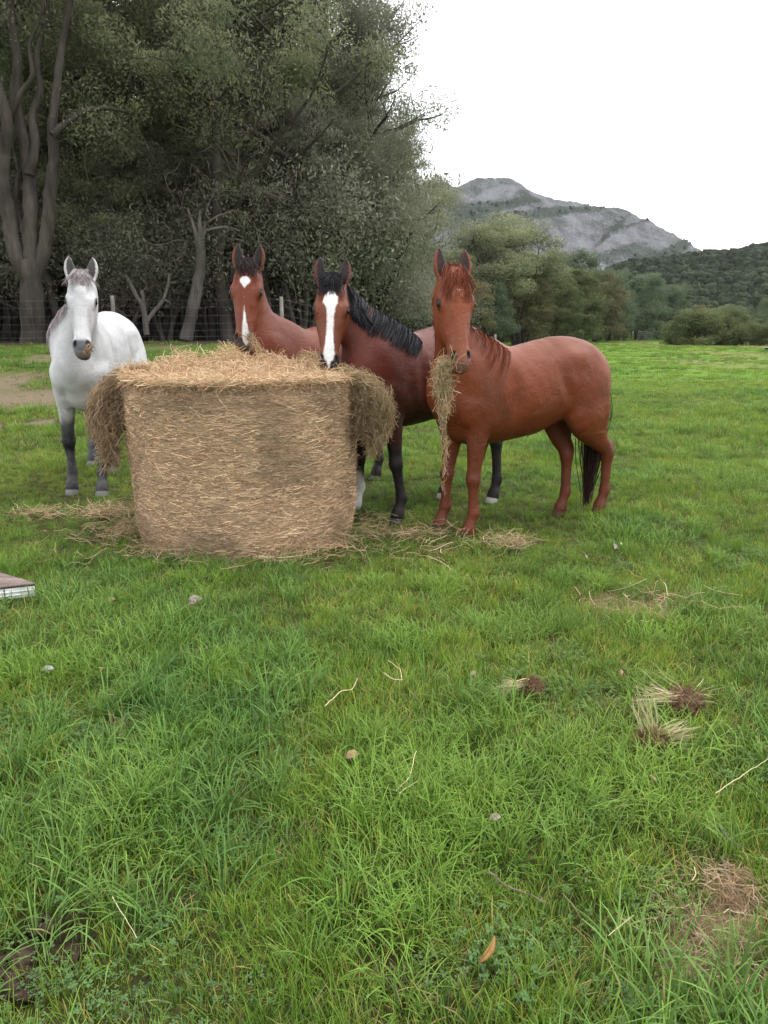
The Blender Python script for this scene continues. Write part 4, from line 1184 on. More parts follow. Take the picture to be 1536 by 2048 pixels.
def make_tree(seed, H=13, spread=4.5, stems=1, first=.28, fork=3, levels=4, leaves=34000, leafsize=.11, lean=(0, 0), trunk_r=.25, gap=.5,
              crown_low=.18, clump=.80, upright=.5, width=.34, low=.3, billow=0):
    """skeleton, bark mesh and leaf mesh of one tree, base at the origin"""
    r = np.random.default_rng(seed)
    paths, radii, tips = [], [], []
    def grow(p, d, L, rad, lev, env):
        m = 6; P = [p]; q = p.copy(); dd = d.copy()
        for k in range(m):
            dd = dd + r.normal(0, .13 + .03 * lev, 3); dd[2] += .05 * upright; dd /= np.linalg.norm(dd)
            q = q + dd * L / m; P.append(q.copy())
        tip = P[-1]; hzt = min(max(tip[2] / H, 0), 1.3)
        if lev >= 1 and (np.hypot(tip[0] - lean[0] * tip[2], tip[1] - lean[1] * tip[2]) > spread * np.interp(hzt, [0, .45, .7, .9, 1.05], [.7, 1.05, .95, .7, .2]) or tip[2] > H * 1.04):
            cut = 3 if lev < 3 else 0
            if not cut: return
            P = P[:cut + 1]; m = cut; lev = levels
            tips.append((P[-1], lev))
        R = np.linspace(rad, rad * (.62 if lev < levels else .25), m + 1)
        paths.append(np.array(P)); radii.append(R)
        if lev >= 2:
            for k in range(2, m + 1):
                if r.random() < .8: tips.append((P[k] + r.normal(0, .25, 3), lev))
        if lev >= levels: return
        nb = fork + (r.random() < .5)
        for b in range(nb):
            f = r.uniform(.45, 1.0) if b else 1.0
            k = min(m, int(round(f * m)))
            az = r.uniform(0, 2 * np.pi)
            side = np.array([math.cos(az), math.sin(az), r.uniform(-.25, .35)])
            nd = dd * r.uniform(.5, .9) + side * r.uniform(.55, 1.0); nd[2] += upright * .35
            nd /= np.linalg.norm(nd)
            grow(P[k], nd, L * r.uniform(.55, .80), R[k] * r.uniform(.5, .72), lev + 1, env)
    for sidx in range(stems):
        az = 2 * np.pi * sidx / stems + r.uniform(-.4, .4)
        o = np.array([math.cos(az), math.sin(az), 0]) * (.0 if stems == 1 else trunk_r * .8)
        d = np.array([lean[0], lean[1], 1.0]) + np.array([math.cos(az), math.sin(az), 0]) * (0 if stems == 1 else .32)
        d /= np.linalg.norm(d)
        m = 8; P = [o]; q = o.copy(); dd = d.copy(); L = H * (first + .25)
        for k in range(m):
            dd = dd + r.normal(0, .06, 3) * (1, 1, .3); dd[2] += .06; dd /= np.linalg.norm(dd)
            q = q + dd * L / m; P.append(q.copy())
        rad = trunk_r * (1 if stems == 1 else .72)
        R = rad * np.linspace(1, .62, m + 1); R[0] *= 1.3
        paths.append(np.array(P)); radii.append(R)
        for b in range(fork + 3):
            k = int(r.integers(3, m + 1)) if b else m
            az2 = r.uniform(0, 2 * np.pi)
            nd = dd * r.uniform(.4, .9) + np.array([math.cos(az2), math.sin(az2), r.uniform(-.1, .4)]) * r.uniform(.5, .95)
            nd /= np.linalg.norm(nd)
            grow(P[k], nd, H * r.uniform(.20, .30) * spread / 4.5, R[k] * r.uniform(.4, .65), 1, None)
    T = np.array([t[0] for t in tips])
    T = T[(T[:, 2] > H * crown_low)]
    # keep the crown inside its envelope
    hz = np.clip(T[:, 2] / H, 0, 1.2)
    env = spread * np.interp(hz, [0, crown_low, .45, .7, .9, 1.05, 1.2], [low, .75, 1, .95, .65, .3, .1])
    T = T[(np.hypot(T[:, 0] - lean[0] * T[:, 2], T[:, 1] - lean[1] * T[:, 2]) < env * 1.1) & (T[:, 2] < H * 1.05)]
    if len(T) == 0: T = np.array([[0, 0, H * .7]])
    if billow:
        if low > .5:                                   # dense domed crown reaching to the ground
            th_ = r.uniform(0, 2 * np.pi, billow * 2); h_ = H * r.uniform(.07, .95, billow * 2) ** .9
            e_ = spread * .82 * np.sqrt(np.clip(1 - ((h_ / H - .30) / .72) ** 2, .02, 1)) * r.uniform(.55, 1.0, billow * 2)
            T = np.concatenate([T[r.permutation(len(T))[:billow // 3]], np.stack([e_ * np.cos(th_), e_ * np.sin(th_), h_], 1)])
        else:
            T = T[r.permutation(len(T))[:billow]]
    n = leaves
    w = r.random(len(T)) ** 1.5 + .15; w /= w.sum()
    c = r.choice(len(T), n, p=w)
    cs = r.uniform(.5, 1.25, len(T)) * clump
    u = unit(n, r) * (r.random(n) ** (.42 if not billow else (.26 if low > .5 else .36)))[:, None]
    pos = T[c] + u * cs[c][:, None] * np.array([1.1, 1.1, .72])
    # leaf quads
    L = leafsize * r.uniform(.6, 1.4, n)
    d = unit(n, r); d[:, 2] -= .5; d /= np.linalg.norm(d, axis=1, keepdims=True)
    s = np.cross(d, unit(n, r)); s /= np.maximum(np.linalg.norm(s, axis=1, keepdims=True), 1e-6)
    W = L * width
    V = np.stack([pos - d * L[:, None] * .5, pos + s * W[:, None] * .5, pos + d * L[:, None] * .5, pos - s * W[:, None] * .5], 1).reshape(-1, 3)
    F = np.arange(n * 4).reshape(n, 4)
    # random leaf tones, plus top light painted in: paler towards each clump's top
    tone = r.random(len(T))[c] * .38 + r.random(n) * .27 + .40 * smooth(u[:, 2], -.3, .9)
    keep = [k for k in range(len(paths)) if radii[k][0] > .012]
    VB, FB = tubes([paths[k] for k in keep], [radii[k] for k in keep], 6)
    return VB, FB, V, F, np.clip(tone, 0, 1), T

def mk_mesh(name, V, F, mat, colors=None, sm=False):
    o = mesh_obj(name, V, F, mat, smooth_=sm, colors=colors)
    me = o.data; bpy.data.objects.remove(o)
    return me

KINDS = {}
def kind(key, leafmat, barkmat=None, **kw):
    VB, FB, VL, FL, tone, T = make_tree(**kw)
    bm_ = mk_mesh('trunk_' + key, VB, FB, barkmat or M_BARK, sm=True)
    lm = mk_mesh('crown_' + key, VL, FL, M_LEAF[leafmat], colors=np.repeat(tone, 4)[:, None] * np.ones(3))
    KINDS[key] = (bm_, lm)
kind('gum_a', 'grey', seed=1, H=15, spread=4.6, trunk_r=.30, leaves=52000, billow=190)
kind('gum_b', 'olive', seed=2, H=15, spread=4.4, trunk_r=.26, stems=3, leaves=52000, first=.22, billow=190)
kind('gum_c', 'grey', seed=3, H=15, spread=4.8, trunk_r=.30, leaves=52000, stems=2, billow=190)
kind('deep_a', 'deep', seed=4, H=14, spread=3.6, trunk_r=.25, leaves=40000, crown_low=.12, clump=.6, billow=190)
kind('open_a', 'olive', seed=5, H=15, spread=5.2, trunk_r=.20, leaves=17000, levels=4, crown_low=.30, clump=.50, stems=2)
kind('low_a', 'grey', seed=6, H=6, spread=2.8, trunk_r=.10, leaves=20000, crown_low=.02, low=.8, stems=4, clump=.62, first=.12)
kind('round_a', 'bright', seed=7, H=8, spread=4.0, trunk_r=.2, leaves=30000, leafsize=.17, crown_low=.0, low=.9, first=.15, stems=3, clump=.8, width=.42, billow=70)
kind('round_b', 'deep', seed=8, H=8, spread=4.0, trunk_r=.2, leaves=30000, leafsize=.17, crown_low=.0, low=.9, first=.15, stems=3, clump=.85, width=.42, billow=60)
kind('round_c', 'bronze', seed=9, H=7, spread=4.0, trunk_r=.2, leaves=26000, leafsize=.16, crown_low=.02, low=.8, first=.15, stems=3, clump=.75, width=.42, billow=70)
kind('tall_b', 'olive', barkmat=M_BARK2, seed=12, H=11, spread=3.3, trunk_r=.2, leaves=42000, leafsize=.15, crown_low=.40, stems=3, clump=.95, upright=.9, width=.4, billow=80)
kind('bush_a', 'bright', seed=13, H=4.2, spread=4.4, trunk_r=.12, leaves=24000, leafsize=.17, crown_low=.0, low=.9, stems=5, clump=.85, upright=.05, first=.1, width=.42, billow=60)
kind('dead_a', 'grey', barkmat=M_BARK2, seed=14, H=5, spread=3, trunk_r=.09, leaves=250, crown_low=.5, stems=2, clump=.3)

def tree(key, x, y, scale=1.0, rz=0.0, label='', group=None, name='gum_tree', wide=1.0, lean=0.0, z=None):
    bm_, lm = KINDS[key]
    root = empty(name, (x, y, (float(ground_z(x, y)) - .05) if z is None else z), label, 'tree' if 'bush' not in name else 'bush', group)
    root.rotation_euler = (0, lean, rz); root.scale = (scale * wide, scale * wide, scale)
    t = bpy.data.objects.new('trunk', bm_); link(t, root)
    c = bpy.data.objects.new('crown', lm); link(c, root)
    return root

r = np.random.default_rng(77)
# the wood on the left: front row, individually placed
front = [  # photo column of the foot, distance, kind, scale, label
    (-190, 22.0, 'gum_c', 1.1, 'tall gum at the wood edge beyond the left side of the photo'),
    (215, 24.0, 'gum_a', 1.12, 'thick dark trunked gum right behind the white horse'),
    (300, 26.5, 'gum_c', 1.12, 'broad gum between the white horse and the forked pale tree'),
    (470, 25.0, 'gum_b', 1.10, 'gum with drooping olive crown above the bay horse with the star'),
    (565, 26.5, 'gum_a', 1.05, 'grey trunked gum rising between the bay horses heads'),
    (520, 31.0, 'deep_a', 1.30, 'dark green narrow tree rising above the middle of the wood'),
    (620, 29.0, 'gum_c', 1.08, 'large gum above the dark bay horse'),
    (575, 33.0, 'open_a', 1.08, 'thin crowned gum whose open branches stand against the sky'),
    (668, 37.0, 'gum_a', .90, 'full gum at the step down of the treeline'),
    (760, 42.0, 'gum_b', .88, 'rounded gum at the right shoulder of the tall wood'),
    (800, 47.0, 'gum_c', .86, 'outermost tall gum where the wood meets the sky'),
]
for (u, y, k, s, lab) in front:
    x = (u - 768) / FPX * y * 1.0
    tree(k, x, y, s, r.uniform(0, 6.28), lab)
grp = 'gums deep inside the wood on the left'
for (u, y) in [(-300, 28), (-60, 29), (60, 27), (130, 30), (370, 31), (180, 36), (300, 37), (420, 35), (-150, 38), (20, 38), (560, 38), (240, 45), (450, 45), (640, 40), (90, 46), (640, 47), (690, 52), (560, 52), (360, 54), (-400, 35), (-500, 25), (730, 58), (650, 62), (770, 64)]:
    x = (u - 768) / FPX * y
    tree(['gum_a', 'gum_b', 'gum_c', 'deep_a'][r.integers(0, 4)], x, y, r.uniform(.95, 1.15) * (1.08 if y < 50 else 1) * (.80 if u > 650 else 1) * (.9 if u > 780 else 1), r.uniform(0, 6.28), 'grey green gum standing back inside the dense wood', grp)
for (u, y, k, s, lab) in [(20, 24.5, 'gum_c', .62, 'young gum left behind the three stemmed gum'), (150, 23.5, 'gum_b', .60, 'young gum rising behind the white horses head'), (262, 24.5, 'gum_a', .58, 'young gum above the dead snag'),
                       (335, 25.5, 'gum_c', .66, 'young gum above and left of the forked pale trunk'), (440, 25.5, 'gum_b', .62, 'young gum right of the forked pale trunk'), (545, 26, 'gum_c', .66, 'young gum between the ears of the two bay horses'),
                       (650, 27.5, 'gum_a', .68, 'young gum above the dark bay horses ears'), (735, 31, 'gum_b', .72, 'young gum above the dark bay horses withers'), (-80, 24, 'gum_b', .7, 'young gum beyond the left edge of the photo')]:
    tree(k, (u - 768) / FPX * y, y, s, r.uniform(0, 6.28), lab, wide=1.1)
grp4 = 'thicket at the back of the wood'
for q in range(34):
    u = -420 + q * 38 + r.uniform(-12, 12); y = 40 + (q % 3) * 6 + max(0, u - 600) * .08
    tree('low_a' if q % 2 else 'bush_a', (u - 768) / FPX * y, y, r.uniform(1.0, 1.5) * (1 if q % 2 else 1.1), r.uniform(0, 6.28), 'dim thicket filling the back of the wood on the left', grp4, name='thicket_bush')
SAP = {90: 'just right of the big three stemmed gum', 260: 'beside the crooked dead snag', 345: 'left of the forked pale trunk', 430: 'right of the forked pale trunk',
       500: 'behind the ears of the star faced bay horse', 610: 'left of the dark bay horses ears', 660: 'straight behind the dark bay horses ears', 700: 'above the dark bay horses mane',
       740: 'above the dark bay horses withers', 780: 'above the back of the dark bay horse', 815: 'left of the pale curved dead branches', 850: 'behind the pale curved dead branches',
       560: 'above the back of the star faced bay horse', -60: 'beyond the left edge of the photo', 10: 'left of the big three stemmed gum', 150: 'behind the white horses head', 880: 'behind the ears of the chestnut horse'}
grp2 = 'saplings of the undergrowth along the edge of the wood'
for (u, y, s) in [(90, 24.0, .8), (260, 23.5, .6), (345, 25, .8), (430, 26, .7), (500, 27, .85), (610, 26, .9), (660, 28, 1.1), (700, 29, 1.0), (740, 32, 1.2), (780, 35, 1.2), (815, 38, 1.3), (850, 42, 1.3), (560, 30, 1.0), (-60, 23, .9), (10, 26, 1.0), (150, 27, .9), (880, 46, 1.2)]:
    x = (u - 768) / FPX * y
    tree('low_a', x, y, s * (1.5 if u < 780 else .85), r.uniform(0, 6.28), 'low grey green sapling ' + SAP[u], grp2, name='sapling')
# trees along the far side of the paddock, from the wood to the right
far = [
    (900, 50, 'round_c', .80, 1.0, 'tree', 'olive brown tree close behind the chestnut horses left ear'),
    (952, 58, 'tall_b', .92, 1.35, 'tree', 'tall pale limbed gum left of the bare gap before the mountain'),
    (1028, 64, 'tall_b', 1.0, 1.4, 'tree', 'slender gum with bare lower limbs and a high crown before the mountain'),
    (965, 56, 'round_b', .62, 1.0, 'tree', 'low dark tree directly behind the chestnut horses neck'),
    (1075, 76, 'round_b', 1.12, .85, 'tree', 'rounded dark green tree right of the slender high crowned gum'),
    (1140, 82, 'round_b', 1.20, .70, 'tree', 'peaked dark green tree below the granite dome'),
    (1040, 62, 'round_c', .78, 1.05, 'tree', 'bronze topped bushy tree above the chestnut horses back'),
    (1090, 68, 'round_a', .82, 1.0, 'tree', 'yellow green tree with a cauliflower crown above the horses back'),
    (1135, 72, 'round_a', .86, 1.05, 'tree', 'fresh green domed tree above the croup of the chestnut horse'),
    (1180, 80, 'round_c', 1.02, .9, 'tree', 'brownish green tree at the right end of the near clump'),
    (1205, 86, 'round_b', 1.0, .8, 'tree', 'dark tree closing the right end of the near clump'),
    (1268, 92, 'round_b', .98, .95, 'tree', 'left of the two dark trees standing before the wooded hill'),
    (1322, 96, 'round_b', .86, .95, 'tree', 'right of the two dark trees standing before the wooded hill'),
    (1385, 68, 'bush_a', .74, 1.25, 'bush', 'left end of the domed bushes at the far right edge of the meadow'),
    (1420, 70, 'bush_a', .78, 1.2, 'bush', 'middle one of the domed bushes at the far edge of the meadow'),
    (1466, 67, 'bush_a', .48, 1.15, 'bush', 'lower right one of the domed bushes at the far meadow edge'),
    (1545, 66, 'bush_a', .58, 1.2, 'bush', 'domed bush cut by the right edge of the photo'),
    (1520, 108, 'round_b', .72, 1.1, 'tree', 'dark low tree rising behind the gap of the domed bushes'),
    (1440, 112, 'round_b', .62, 1.2, 'tree', 'dark tree half hidden behind the domed bushes'),
    (1640, 90, 'bush_a', .85, 1.0, 'bush', 'domed bush beyond the right side of the photo'),
    (1385, 118, 'round_c', .72, 1.2, 'tree', 'brownish tree behind the left domed bush'),
]
for (u, y, k, s, w, nm, lab) in far:
    x = (u - 768) / FPX * y
    tree(k, x, y, s, r.uniform(0, 6.28), lab, name='dense_tree' if nm == 'tree' else 'round_bush', wide=w)
grp3 = 'scrub along the far fence'
for q in range(26):
    u = 930 + q * 17 + r.uniform(-6, 6); y = 76 + q * 1.0 + r.uniform(0, 5)
    tree('bush_a' if q % 3 else 'low_a', (u - 768) / FPX * y, y, r.uniform(.45, .75) if q % 3 else r.uniform(.6, .9), r.uniform(0, 6.28), 'low scrub bush growing along the far paddock fence', grp3, name='scrub_bush', wide=.8)

# hand shaped bare limbs
def limb_tree(name, label, base, branches, mat, radius, cat='tree', parts='trunk'):
    """base (u, v, y) foot; branches: list of [(u, v)...], r0, r1 at distance y"""
    u0, v0, y0 = base
    root = empty(name, at(u0, v0, y0), label, cat)
    PP, RR = [], []
    for pts, r0, r1, dy in branches:
        q = np.array([at(a_, b_, y0 + dy * k_ / max(1, len(pts) - 1)) for k_, (a_, b_) in enumerate(pts)])
        t = np.linspace(0, len(q) - 1, (len(q) - 1) * 5 + 1); i0 = np.minimum(t.astype(int), len(q) - 2); f = (t - i0)[:, None]
        im, ip = np.maximum(i0 - 1, 0), np.minimum(i0 + 2, len(q) - 1)
        c = .5 * (2 * q[i0] + (q[i0 + 1] - q[im]) * f + (2 * q[im] - 5 * q[i0] + 4 * q[i0 + 1] - q[ip]) * f ** 2 + (3 * q[i0] - q[im] - 3 * q[i0 + 1] + q[ip]) * f ** 3)
        c = c + r.normal(0, .006 * y0 / 20, c.shape)
        PP.append(c); RR.append(np.linspace(r0, r1, len(c)) * (1 + r.normal(0, .05, len(c))))
    V, F = tubes(PP, RR, 12)
    mesh_obj(parts, V, F, mat, root)
    return root
# multi stemmed gum at the far left, in front of the wood
lt = limb_tree('gum_tree', 'big three stemmed gum with smooth curving limbs at the left edge', (66, 690, 20.5), [
    ([(66, 700), (66, 640), (62, 560), (58, 530)], .34, .28, 0),
    ([(60, 560), (30, 500), (18, 430), (6, 370), (8, 300), (14, 240), (-10, 150), (-20, 40), (-60, -80)], .23, .09, -.5),
    ([(64, 550), (60, 480), (62, 420), (58, 350), (48, 280), (30, 200), (35, 120), (20, 20), (30, -90), (10, -180)], .22, .07, .3),
    ([(68, 560), (88, 500), (98, 430), (100, 380), (108, 320), (104, 260), (112, 180), (126, 80), (150, -60), (160, -150)], .20, .06, .6),
    ([(58, 350), (70, 290), (66, 230), (80, 180), (74, 110), (96, 30), (90, -60)], .13, .03, .5),
    ([(50, 470), (30, 410), (36, 360), (50, 300), (40, 240)], .09, .03, .5),
    ([(104, 270), (150, 235), (200, 215), (260, 225)], .09, .03, 1),
    ([(14, 240), (40, 190), (64, 150), (60, 90), (84, 20), (80, -50)], .08, .02, -.6),
], M_BARK, .3)
c = bpy.data.objects.new('crown', KINDS['gum_b'][1]); link(c, lt); c.location = (0, .3, .2)
limb_tree('gum_tree', 'forked pale trunk leaning right with bare broken branches behind the bale', (375, 672, 23.0), [
    ([(372, 680), (385, 620), (397, 560), (402, 510), (398, 480)], .20, .13, 0),
    ([(398, 500), (392, 470), (383, 440), (375, 415)], .08, .03, 0),
    ([(400, 500), (408, 465), (425, 458), (455, 455), (480, 462)], .07, .02, .3),
    ([(402, 480), (410, 450), (440, 430), (470, 420)], .05, .015, .5),
    ([(398, 490), (400, 460), (398, 420)], .08, .05, 0)], M_BARK2, .2)
limb_tree('dead_tree', 'crooked dead snag with two bare arms behind the white horses rump', (292, 665, 22.5), [
    ([(294, 670), (290, 640), (284, 610), (272, 590), (262, 570), (252, 552)], .09, .05, 0),
    ([(292, 640), (286, 600), (284, 580)], .06, .05, 0),
    ([(292, 645), (310, 620), (326, 600), (336, 570), (338, 548)], .07, .03, .3),
    ([(326, 598), (340, 606), (345, 612)], .03, .01, .2)], M_BARK2, .1)
for (u0, u1, v1, y, rr_, lab) in [(200, 196, 300, 24.5, .36, 'thick dark upright trunk right behind the white horses ears'), (425, 432, 430, 25.5, .17, 'slim grey trunk right of the forked pale trunk'),
                     (568, 574, 400, 27.0, .20, 'left of two grey trunks standing right of the star faced bay horse'), (598, 604, 400, 28.0, .17, 'right of two grey trunks standing right of the star faced bay horse'),
                     (236, 240, 420, 26.0, .13, 'slender trunk just right of the thick dark trunk'), (352, 346, 480, 27, .10, 'thin leaning stem in the shade of the wood'), (548, 540, 470, 29, .08, 'thin pale stem beside the two grey trunks')]:
    limb_tree('gum_tree', lab, (u0, 672, y), [([(u0, 684), (u0 + 2, 600), ((u0 + u1) / 2 + 4, 500), (u1, v1), (u1 - 8, v1 - 90)], rr_, rr_ * .6, 0), ([(u1, v1 + 20), (u1 + 30, v1 - 40), (u1 + 45, v1 - 100)], rr_ * .5, rr_ * .2, .5)], M_BARK, .2)
limb_tree('dead_tree', 'pale dead branches curving up left of the chestnut horses head', (835, 668, 40), [
    ([(832, 672), (838, 630), (846, 606), (862, 596), (876, 570), (890, 560)], .12, .03, 0),
    ([(838, 640), (850, 648), (866, 646)], .05, .02, 0), ([(840, 625), (832, 600), (838, 580)], .05, .02, 0)], M_BARK2, .1)
limb_tree('dead_tree', 'pale grey forking limbs right of the chestnut horses ears', (990, 645, 60), [
    ([(993, 650), (996, 600), (1000, 575), (1004, 540), (1010, 510), (1026, 480)], .20, .06, 0),
    ([(996, 600), (984, 570), (978, 545)], .10, .04, 0), ([(1000, 580), (1012, 560), (1022, 540)], .09, .03, 0), ([(1000, 575), (992, 540), (990, 520)], .09, .03, 0)], M_BARK2, .1)

# dead twigs hanging in the wood: one tangled mass
n = 3000
uu = r.uniform(-40, 830, n); yy = r.uniform(20.5, 27, n) + np.clip(uu - 600, 0, 300) * .05
vv = r.uniform(40, 640, n); vv = np.maximum(vv, np.clip((uu - 700) * 1.6, 0, 640) + r.uniform(0, 80, n))
ctr = r.integers(0, 160, n); ccx = r.uniform(-40, 800, 160); ccv = r.uniform(60, 600, 160)
uu = ccx[ctr] + r.normal(0, 22, n); vv = ccv[ctr] + r.normal(0, 22, n)
ok = vv > np.clip((uu - 690) * 1.5 + 40, 30, 700); uu, vv, yy = uu[ok], vv[ok], (20.8 + r.uniform(0, 5, n) + np.clip(ccx[ctr] - 560, 0, 300) * .06)[ok]
S_ = np.array([at(a_, b_, c_) for a_, b_, c_ in zip(uu, vv, yy)])
d = unit(len(S_), r); d[:, 2] = d[:, 2] * .8 + .2; d /= np.linalg.norm(d, axis=1, keepdims=True)
P = curly(S_, d, r.uniform(.3, 1.5, len(S_)), .14, 6, r)
V, F = ribbons(P, r.uniform(.007, .018, len(S_)))
tw = Nodes('dead twigs', .9, .1); tw.color(tw.attr('col'))
tc = np.repeat(np.array([.085, .072, .062]) * r.uniform(.5, 1.5, (len(S_), 1)), 12, 0)
meta(mesh_obj('dead_twigs', V, F, tw.m, colors=tc, smooth_=False), 'tangle of dead grey twigs hanging among the gums of the wood', 'twigs', kind='stuff')

# far-off wood on the hill: crowns too many to count
def blob_forest(name, V, n, size, label, mat, seed, sel):
    r = np.random.default_rng(seed)
    idx = np.flatnonzero(sel(V)); idx = idx[r.integers(0, len(idx), n)]
    C = V[idx] + np.stack([r.normal(0, 2.5, n), r.normal(0, 2.5, n), r.uniform(.2, .6, n) * size], 1)
    ph = np.array([(math.cos(a_) * math.cos(b_), math.sin(a_) * math.cos(b_), math.sin(b_)) for b_ in (-.5, .25, .85) for a_ in np.arange(6) * math.pi / 3 + b_] + [(0, 0, 1)])
    FT = [(k_ * 6 + j_, k_ * 6 + (j_ + 1) % 6, (k_ + 1) * 6 + (j_ + 1) % 6) for k_ in range(2) for j_ in range(6)] + [(k_ * 6 + j_, (k_ + 1) * 6 + (j_ + 1) % 6, (k_ + 1) * 6 + j_) for k_ in range(2) for j_ in range(6)] + [(12 + j_, 12 + (j_ + 1) % 6, 18) for j_ in range(6)]
    FT = np.array(FT)
    sz = size * r.uniform(.5, 1.2, n)
    VV = C[:, None] + ph[None] * (sz[:, None, None] * r.uniform(.65, 1.25, (n, 19, 1))) * np.array([1, 1, .95])
    FF = (FT[None] + (np.arange(n) * 19)[:, None, None]).reshape(-1, 3)
    tone = np.repeat(r.uniform(.55, 1.5, (n, 1)), 19, 0)
    o = mesh_obj(name, VV.reshape(-1, 3), FF, mat, colors=np.array([1, 1, 1]) * tone, smooth_=False)
    return meta(o, label, 'wood', kind='stuff')
fm_ = Nodes('distant tree crowns', 1.0, .05)
fn = fm_.noise(.9, 5, fm_.pos(), .7)
fc = fm_.mix(1.0, fm_.ramp(fn, [(.38, (.014, .020, .013)), (.62, (.056, .070, .036))]), fm_.attr('col'), 'MULTIPLY')
fm_.color(fc); fm_.bump(fn, 1.0, 1.2)
blob_forest('hill_forest', V2, 7000, 3.7, 'dark eucalypt forest covering the long hill below the mountain', fm_.m, 5, lambda V: (V[:, 2] > 1) & (V[:, 1] < 640) & (V[:, 0] > 20))
mtV = np.empty(len(mt.data.vertices) * 3, np.float32); mt.data.vertices.foreach_get('co', mtV); mtV = mtV.reshape(-1, 3)
blob_forest('mountain_scrub', mtV, 3500, 3.0, 'dark scrub growing between the granite sheets of the mountain', fm_.m, 6,
            lambda V: (V[:, 2] > 5) & (mrock + .35 * (fbm(V[:, 0] / 55, V[:, 2] / 40, 4) - .5) * 1.2 < .0) & (V[:, 1] < 1560))
# ================================================================== fences
M_POST = bark_mat('weathered post', (.12, .11, .095), (.27, .25, .22))
_w = Nodes('galvanised wire', .45, .5); _w.color((.14, .14, .14)); _w.b.inputs['Metallic'].default_value = .6
M_WIRE = _w.m
def box_mesh(c, sx, sy, sz, rot=0.0, taper=1.0):
    v = np.array([(x, y, z) for z in (0, 1) for x, y in ((-1, -1), (1, -1), (1, 1), (-1, 1))], float)
    v[:, :2] *= np.where(v[:, 2:3] > .5, taper, 1)
    v = v * np.array([sx / 2, sy / 2, sz])
    c_, s_ = math.cos(rot), math.sin(rot)
    v[:, :2] = v[:, :2] @ np.array([[c_, s_], [-s_, c_]])
    return v + c, [(0, 3, 2, 1), (4, 5, 6, 7), (0, 1, 5, 4), (1, 2, 6, 5), (2, 3, 7, 6), (3, 0, 4, 7)]
def fence(name, label, pts, h, wires, post_r, mesh_step=None, wire_r=.0028, square=False):
    pts = np.array([(x, y, float(ground_z(x, y))) for x, y in pts])
    root = empty(name, pts[0], label, 'fence')
    for k, p_ in enumerate(pts):
        V, F = tubes([np.array([p_ + (0, 0, -.1), p_ + (.01, 0, h * .5), p_ + (r.normal(0, .012), r.normal(0, .012), h + r.uniform(-.03, .05))])], [np.array([1.05, 1.0, .92]) * post_r * r.uniform(.85, 1.15)], 8)
        F = [tuple(f) for f in F] + [tuple(range(16, 24))]
        mesh_obj('post', V, F, M_POST, root)
    for wz in wires:
        P = []
        for a_, b_ in zip(pts[:-1], pts[1:]):
            for t in np.linspace(0, 1, 5)[:-1]:
                q = a_ + (b_ - a_) * t; q[2] += wz - .03 * math.sin(t * math.pi); P.append(q + (0, -post_r, 0))
        P.append(pts[-1] + (0, -post_r, wz))
        V, F = tubes([np.array(P)], [np.full(len(P), wire_r)], 4)
        mesh_obj('wire', V, F, M_WIRE, root)
    if mesh_step:
        PP = []
        for a_, b_ in zip(pts[:-1], pts[1:]):
            L = np.linalg.norm(b_ - a_)
            for t in np.arange(0, L, mesh_step) / L:
                q = a_ + (b_ - a_) * t + (0, -post_r, 0)
                PP.append(np.array([q + (0, 0, .05 - .03 * math.sin(t * math.pi)), q + (0, 0, wires[-1] - .03 * math.sin(t * math.pi))]))
        V, F = tubes(PP, [np.full(2, wire_r * .8)] * len(PP), 3)
        meta(mesh_obj('mesh_stays', V, F, M_WIRE, root), kind='stuff')
    return root
fence('wire_fence', 'wire mesh fence on timber posts in front of the dark wood', [(-15.5, 19.6), (-11.6, 19.9), (-7.15, 20.2), (-2.8, 20.9), (1.2, 23.5), (4.4, 30)], 1.22,
      [.08, .22, .38, .56, .76, .98, 1.16], .055, mesh_step=.3)
fu = [1003, 1015, 1058, 1096, 1135, 1158, 1184, 1206, 1229, 1252, 1325, 1372]
fence('paddock_fence', 'far wire fence on pale posts across the end of the meadow', [((u - 768) / FPX * y, y) for u, y in [(u, 78 + (u - 1015) * .045) for u in [880, 925, 970] + fu[1:]]], 1.12, [.3, .65, 1.0], .085, wire_r=.008)
# grey field gate / rail stack
gx, gy = (1277 - 768) / FPX * 88, 88
gz = float(ground_z(gx, gy))
gate = empty('field_gate', (gx, gy, gz), 'small pale grey metal gate leaning at the far paddock fence', 'gate')
for k in range(5):
    V, F = tubes([np.array([(gx - .9, gy, gz + .2 + k * .22), (gx + .9, gy + .3, gz + .1 + k * .20)])], [np.full(2, .03)], 6); mesh_obj('rail', V, F, M_WIRE, gate)
for k in (-.9, 0, .9):
    V, F = tubes([np.array([(gx + k, gy + .1 + k * .15, gz - .05), (gx + k, gy + .1 + k * .15, gz + 1.15 - k * .05)])], [np.full(2, .035)], 6); mesh_obj('upright', V, F, M_WIRE, gate)
